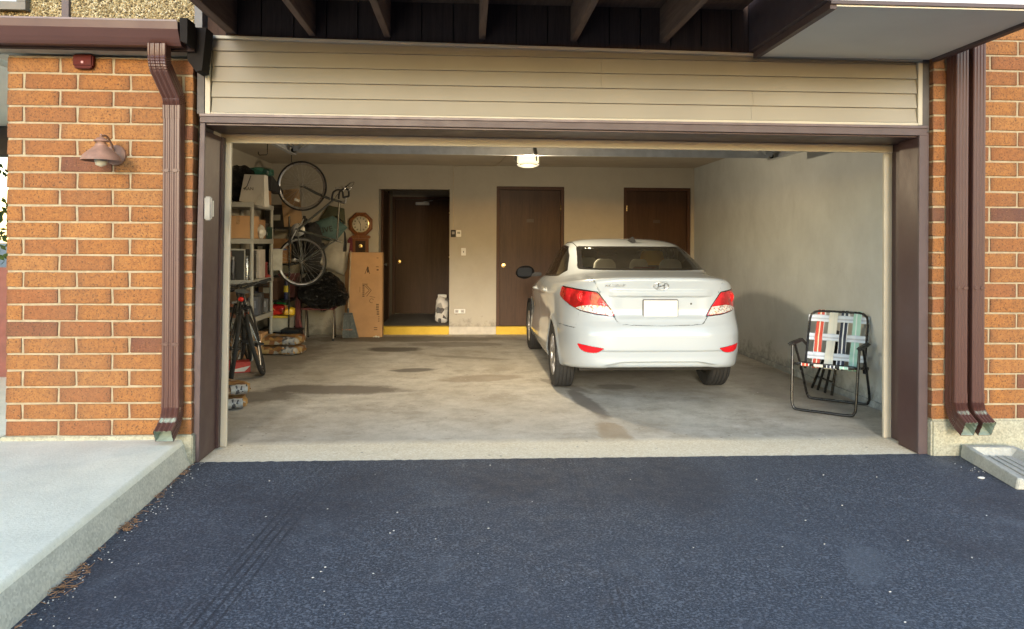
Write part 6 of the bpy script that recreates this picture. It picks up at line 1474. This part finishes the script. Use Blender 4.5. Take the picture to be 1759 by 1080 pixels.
# clock
ck = thing('wall_clock', 'octagonal wooden wall clock with pendulum case on the back wall', 'clock', (-1.617, 6.599, 1.666)); CKW = m_wood('clock_wood', (.13,.045,.018), (.22,.085,.03), .35, s=1.5)
oc = lambda r: [(r*math.cos(R(22.5+45*i)), r*math.sin(R(22.5+45*i))) for i in range(8)]
q = MB()
rings = [(oc(.190), -.0), (oc(.190), -.045), (oc(.178), -.060), (oc(.150), -.065), (oc(.128), -.052)]; v = [(a, y, c) for P_, y in rings for a, c in P_]
q.add(v, [(i*8+k, i*8+(k+1) % 8, (i+1)*8+(k+1) % 8, (i+1)*8+k) for i in range(4) for k in range(8)]+[tuple(range(32, 40))]); q.build('octagon_frame', CKW, ck)
q = MB(); q.lathe([(.001,-.058),(.121,-.058),(.124,-.050)], (0,0,0), 'Y', 40); fc_ = q.build('dial', G('dial_cream', (.48,.44,.35), .5), ck)
q = MB(); q.lathe([(.118,-.060),(.122,-.066),(.128,-.064),(.130,-.056),(.118,-.056)], (0,0,0), 'Y', 44, closed=True); q.build('bezel', G('brass', (.6,.45,.2)), ck, smooth=40)
for i in range(12):
    a = R(30*i); n_ = 3 if i % 3 else 2; q = MB()
    for k in range(n_):
        a2 = a+(k-(n_-1)/2)*.085; q.bar((.080*math.sin(a2), -.0592, .080*math.cos(a2)), (.106*math.sin(a2), -.0592, .106*math.cos(a2)), .005, .0008, (0,1,0))
    q.build('numeral', G('ink', (.03,.025,.02)), fc_)
for L_, a, w_ in ((.062, R(-26), .009), (.092, R(180-3), .006)):
    q = MB(); q.bar((-.012*math.sin(a), -.0612, -.012*math.cos(a)), (L_*math.sin(a), -.0612, L_*math.cos(a)), w_, .0012, (0,1,0)); q.build('hand', BLK, fc_)
q = MB(); q.prism([(-.115,-.165),(.115,-.165),(.150,-.185),(.135,-.215),(-.135,-.215),(-.150,-.185)], -.055, 0); q.build('moulding', CKW, ck, bevel=.004)
q = MB(); q.box(-.12,-.050,-.52,.12,0,-.216); cs2 = q.build('pendulum_case', CKW, ck, bevel=.004)
q = MB(); q.box(-.075,-.054,-.46,.075,-.0505,-.25); q.build('case_glass', G('case_dark', (.05,.03,.02), .1), cs2)
q = MB(); q.lathe([(.001,-.062),(.028,-.060),(.032,-.055)], (0,0,-.33), 'Y', 20); q.build('pendulum', G('brass', (.75,.55,.25), .25, metal=1), cs2)
rc = MB(); rc.prism([(-1.80,1.25),(-1.73,1.25),(-1.735,1.46),(-1.77,1.48),(-1.805,1.42)], 6.50, 6.58); tag(rc.build('red_cloth', G('dark_red_cloth', (.14,.02,.03), .8), bevel=.01), 'dark red folded cloth hanging left of the clock case', 'cloth')
# tall cartons
INK = G('ink_brown', (.10,.055,.03), .8)
tc_ = thing('tall_carton', 'tall flat cardboard carton with a printed house arrow standing under the clock', 'box', (-1.50, 6.36, 0))
q = MB(); q.box(-.235,-.09,0,.245,.09,1.245); tb = q.build('box_body', CARP, tc_, bevel=.004)
def mk(x0, z0, x1, z1): blackmark(min(x0,x1), max(x0,x1), min(z0,z1), max(z0,z1), -.0902, tb, INK)
def mkl(p, q_, w_=.008):
    m = MB(); m.bar((p[0], -.0906, p[1]), (q_[0], -.0906, q_[1]), w_, .0008, (0,1,0)); m.build('printed_mark', INK, tb)
mkl((-.005,.63),(.055,.69)); mkl((.055,.69),(-.005,.75)); mkl((.015,.60),(.085,.69)); mkl((.085,.69),(.015,.76))
for z in (.595,.625,.655,.685,.715,.745): mk(-.045, z, -.015, z+.016)
mk(-.045,.765,.03,.773); mk(-.05,.780,.03,.786); mk(-.085,.66,-.080,.74)
mkl((.06,.60),(.14,.585),.006)
pts = arc((.09,-.0906,.535), .030, 20, 300, 12)
m = MB(); m.tube(pts, .003, 4); m.build('printed_mark', INK, tb)
for z in (.475,.45,.425,.40): mk(.155, z, .195, z+.014)
for z in (.375,.35,.33): mk(.165, z, .20, z+.012)
for z in (.30,.275,.25,.23): mk(.185, z, .205, z+.008)
mk(.125,.135,.175,.145); mk(.125,.105,.175,.115); mk(.02,.95,.045,1.03); mkl((-.01,.93),(.03,1.04)); mkl((.03,1.04),(.06,.93)); mk(.16,1.16,.185,1.17); mk(.15,1.03,.19,1.04); mk(.16,.98,.19,1.0)
tc2 = thing('tall_carton', 'second tall carton, only a narrow darker edge showing behind the broom handle', 'box', (-1.66, 6.52, 0)); q = MB(); q.box(-.17,-.06,0,.14,.06,1.235); q.build('box_body', CARD2, tc2, bevel=.004)
q = MB()
for (x, y, s_) in ((-1.34, 6.235, .022), (-1.30, 6.225, .018), (-1.375, 6.24, .012)): q.add(lump((x, y, s_*.6), (s_, s_*.8, s_*.6), x, .4, 8, 6).v, lump((x, y, s_*.6), (s_, s_*.8, s_*.6), x, .4, 8, 6).f)
stuff(tag(q.build('paper_scraps', G('paper_white', (.7,.68,.62)), smooth=180), 'white paper scraps at the foot of the tall carton', 'scraps'))
# broom
br = thing('broom', 'angled broom with grey bristles and orange band leaning on the tall carton', 'broom', (-1.725, 6.10, 0))
q = MB(); q.tube([(.01,.155,1.27),(-.002,.02,.40)], .0115, 8); q.build('handle', G('broom_handle_tan', (.42,.31,.2), .5), br, smooth=60)
q = MB(); q.prism([(-.065,.345),(.070,.345),(.062,.375),(-.055,.375)], -.018, .018); q.tube([(-.001,.015,.37),(-.001,.02,.44)], .016, 8); q.build('head_cap', G('broom_cap', (.06,.065,.07), .5), br, bevel=.004)
rs = random.Random(5); BRS = G('bristle_grey', (.13,.15,.155), .7, var=.35, vs_=30)
q = MB()
for i in range(150):
    t = rs.random(); u = rs.uniform(-1, 1); xt = -.06+.125*t; xb = -.075+.225*t**1.25+rs.uniform(-.004,.004)
    zb_ = .012+.02*max(0, .2-t)+rs.uniform(0,.012)
    q.add([(xt-.0022, u*.014, .345), (xt+.0022, u*.014, .345), (xb+.0026, -.02+u*.024, zb_), (xb-.0026, -.02+u*.024, zb_)], [(0,1,2,3)])
stuff(q.build('bristles', BRS, br))
q = MB(); q.prism([(-.060,.34),(.064,.34),(.140,.03),(-.070,.02)], -.012, .010); q.build('bristle_core', G('bristle_dark', (.08,.09,.095), .8), br)
q = MB(); q.box(-.082,-.026,.125,.088,.018,.142); q.build('band', G('orange_band', (.55,.20,.07), .5), br, bevel=.004)

# ================================================================== SACKS
SK = m_bag('sack_print', [(.34,.19,.06),(.20,.09,.035),(.38,.27,.12),(.30,.28,.25),(.24,.13,.045),(.36,.34,.31),(.07,.05,.035),(.36,.20,.07)], 17, .4)
SK2 = m_bag('sack_label', [(.36,.36,.36),(.30,.31,.33),(.40,.39,.37),(.06,.06,.07),(.24,.24,.26)], 34, .4)
def sack(label, loc, rz, w_=.58, d_=.40, h=.115, seed=1):
    r = thing('sack', label, 'sack', loc, R(rz), 'printed sacks stacked on the floor')
    rough_box(w_, d_, h, seed, (16,12,5), .45, .022, 8).build('sack_body', SK, r, smooth=180)
    for s_ in (-1, 1):
        q = MB(); v = []; n = 12
        for i in range(n+1):
            y = -d_*.30+d_*.60*i/n; zz = h*.45+.006*math.sin(i*2.1+seed); v += [(s_*(w_/2-.03), y, zz+.006), (s_*(w_/2+.008), y, zz-.012)]
        q.add(v, [(2*i, 2*i+1, 2*i+3, 2*i+2) for i in range(n)]); q.build('sewn_end', SK, r)
    q = MB(); v = []
    for i in range(7):
        for j in range(5):
            x = w_*.16+w_*.26*j/4; y = -d_*.495-.0
            v.append((x, -d_*.455-.035*math.sin(math.pi*(i)/6)+mnoise.noise(Vector((x*8, i, seed)))*.006, h*(.06+.82*i/6)))
    q.add(v, [(i*5+j, i*5+j+1, (i+1)*5+j+1, (i+1)*5+j) for i in range(6) for j in range(4)]); q.build('printed_label', SK2, r, smooth=180)
    return r
sack('lower orange and brown sack of the pair behind the black bicycle wheel', (-2.345, 4.72, 0), -8, seed=2)
sack('upper orange and brown sack of the pair behind the black bicycle wheel', (-2.365, 4.75, .112), -2, seed=7)
sack('lower crumpled sack of the pair just inside the left edge of the opening', (-2.13, 1.60, 0), 22, .50, .36, .10, 11)
sack('upper crumpled sack of the pair just inside the left edge of the opening', (-2.14, 1.66, .098), 30, .52, .36, .10, 15)
ab = thing('upright_sack', 'white and dark printed sack slumped upright in the alcove beside the yellow step', 'sack', (-.405, 7.15, .116)); 
rb_ = rough_box(.20, .17, .42, 21, (8,7,10), .35, .03, 7).build('sack_body', m_bag('alcove_sack', [(.50,.48,.44),(.55,.53,.50),(.05,.05,.05),(.45,.43,.40),(.06,.05,.05),(.30,.29,.27)], 13, .5), ab, smooth=180)
q = MB(); q.add(rough_box(.14, .03, .06, 4, (6,3,3), .3, .012).v, rough_box(.14, .03, .06, 4, (6,3,3), .3, .012).f); q.v = [(a, b_, c+.40) for a, b_, c in q.v]; q.build('gathered_neck', FOAM, ab, smooth=180)
sh_ = MB(); 
r = thing('shoe_box', 'red and white box on the floor between the two floor bicycles', 'box', (-2.50, 3.35, 0), R(20)); q = MB(); q.box(-.16,-.10,0,.16,.10,.11); q.build('box_body', G('red_card', (.45,.04,.03)), r, bevel=.003); q = MB(); q.prism([(-.159,.012),(.10,.012),(.159,.07),(.159,.012)][:3], -.1015, -.1002); q.build('white_panel', G('pale_border2', (.6,.6,.58)), r)

# ================================================================== LITTER AND MARKS ON THE GROUND
rs = random.Random(11); q = MB(); q2 = MB()
def curbx(y): return -1.728+(-y)*.045
for (yc, n, sp_y, sp_x) in ((-.30, 22, .08, .012), (-.62, 22, .10, .012), (-.95, 12, .08, .012), (-1.12, 60, .04, .03), (-1.40, 6, .05, .01), (-1.62, 45, .05, .03), (-1.76, 40, .04, .035), (-2.1, 12, .06, .02), (-2.4, 30, .06, .02)):
    for i in range(n):
        y = yc+rs.gauss(0, sp_y); x = curbx(y)+.012+abs(rs.gauss(0, sp_x)); a = rs.uniform(0, math.pi); L_ = rs.uniform(.012, .042); z = rs.uniform(.002, .014)
        d_ = Vector((math.cos(a), math.sin(a), rs.uniform(-.25,.25)))*L_/2; p = Vector((x, y, z+abs(d_.z)))
        q.bar(p-d_, p+d_, .0022, .0015)
stuff(tag(q.build('pine_needles', G('dry_needles', (.36,.19,.095), .8, var=.6, vs_=25), noclean=True), 'dry orange pine needles gathered along the foot of the sidewalk kerb', 'debris'))
for i in range(260):
    if rs.random() < .5: y = -rs.random()*2.6; x = curbx(y)+.01+abs(rs.gauss(0,.06))
    else: x = rs.uniform(3.1, 3.9); y = -.30-(x-3.1)*.8+rs.gauss(0,.10)
    s_ = rs.uniform(.0015,.0045); t = MB().ball((x, y, s_*.4), (s_, s_*rs.uniform(.6,1), s_*.6), 5, 4); q2.add(t.v, t.f)
for i in range(70):
    x, y = rs.uniform(-1.6, 3.6), -rs.random()**.6*2.6; s_ = rs.uniform(.0015,.0042); t = MB().ball((x, y, s_*.4), (s_*1.5, s_, s_*.6), 5, 4); q2.add(t.v, t.f)
stuff(tag(q2.build('grit', G('pale_grit', (.50,.49,.46), .9, var=.3, vs_=30), noclean=True), 'pale grit and stone chips scattered on the asphalt', 'grit'))
tag(lump((3.02, -.66, .004), (.022,.014,.006), 3, .3, 12, 8).build('white_scrap', G('paper_white', (.7,.68,.62)), smooth=180), 'small white scrap lying on the asphalt in front of the splash block', 'scrap').location = (.06, .12, 0)
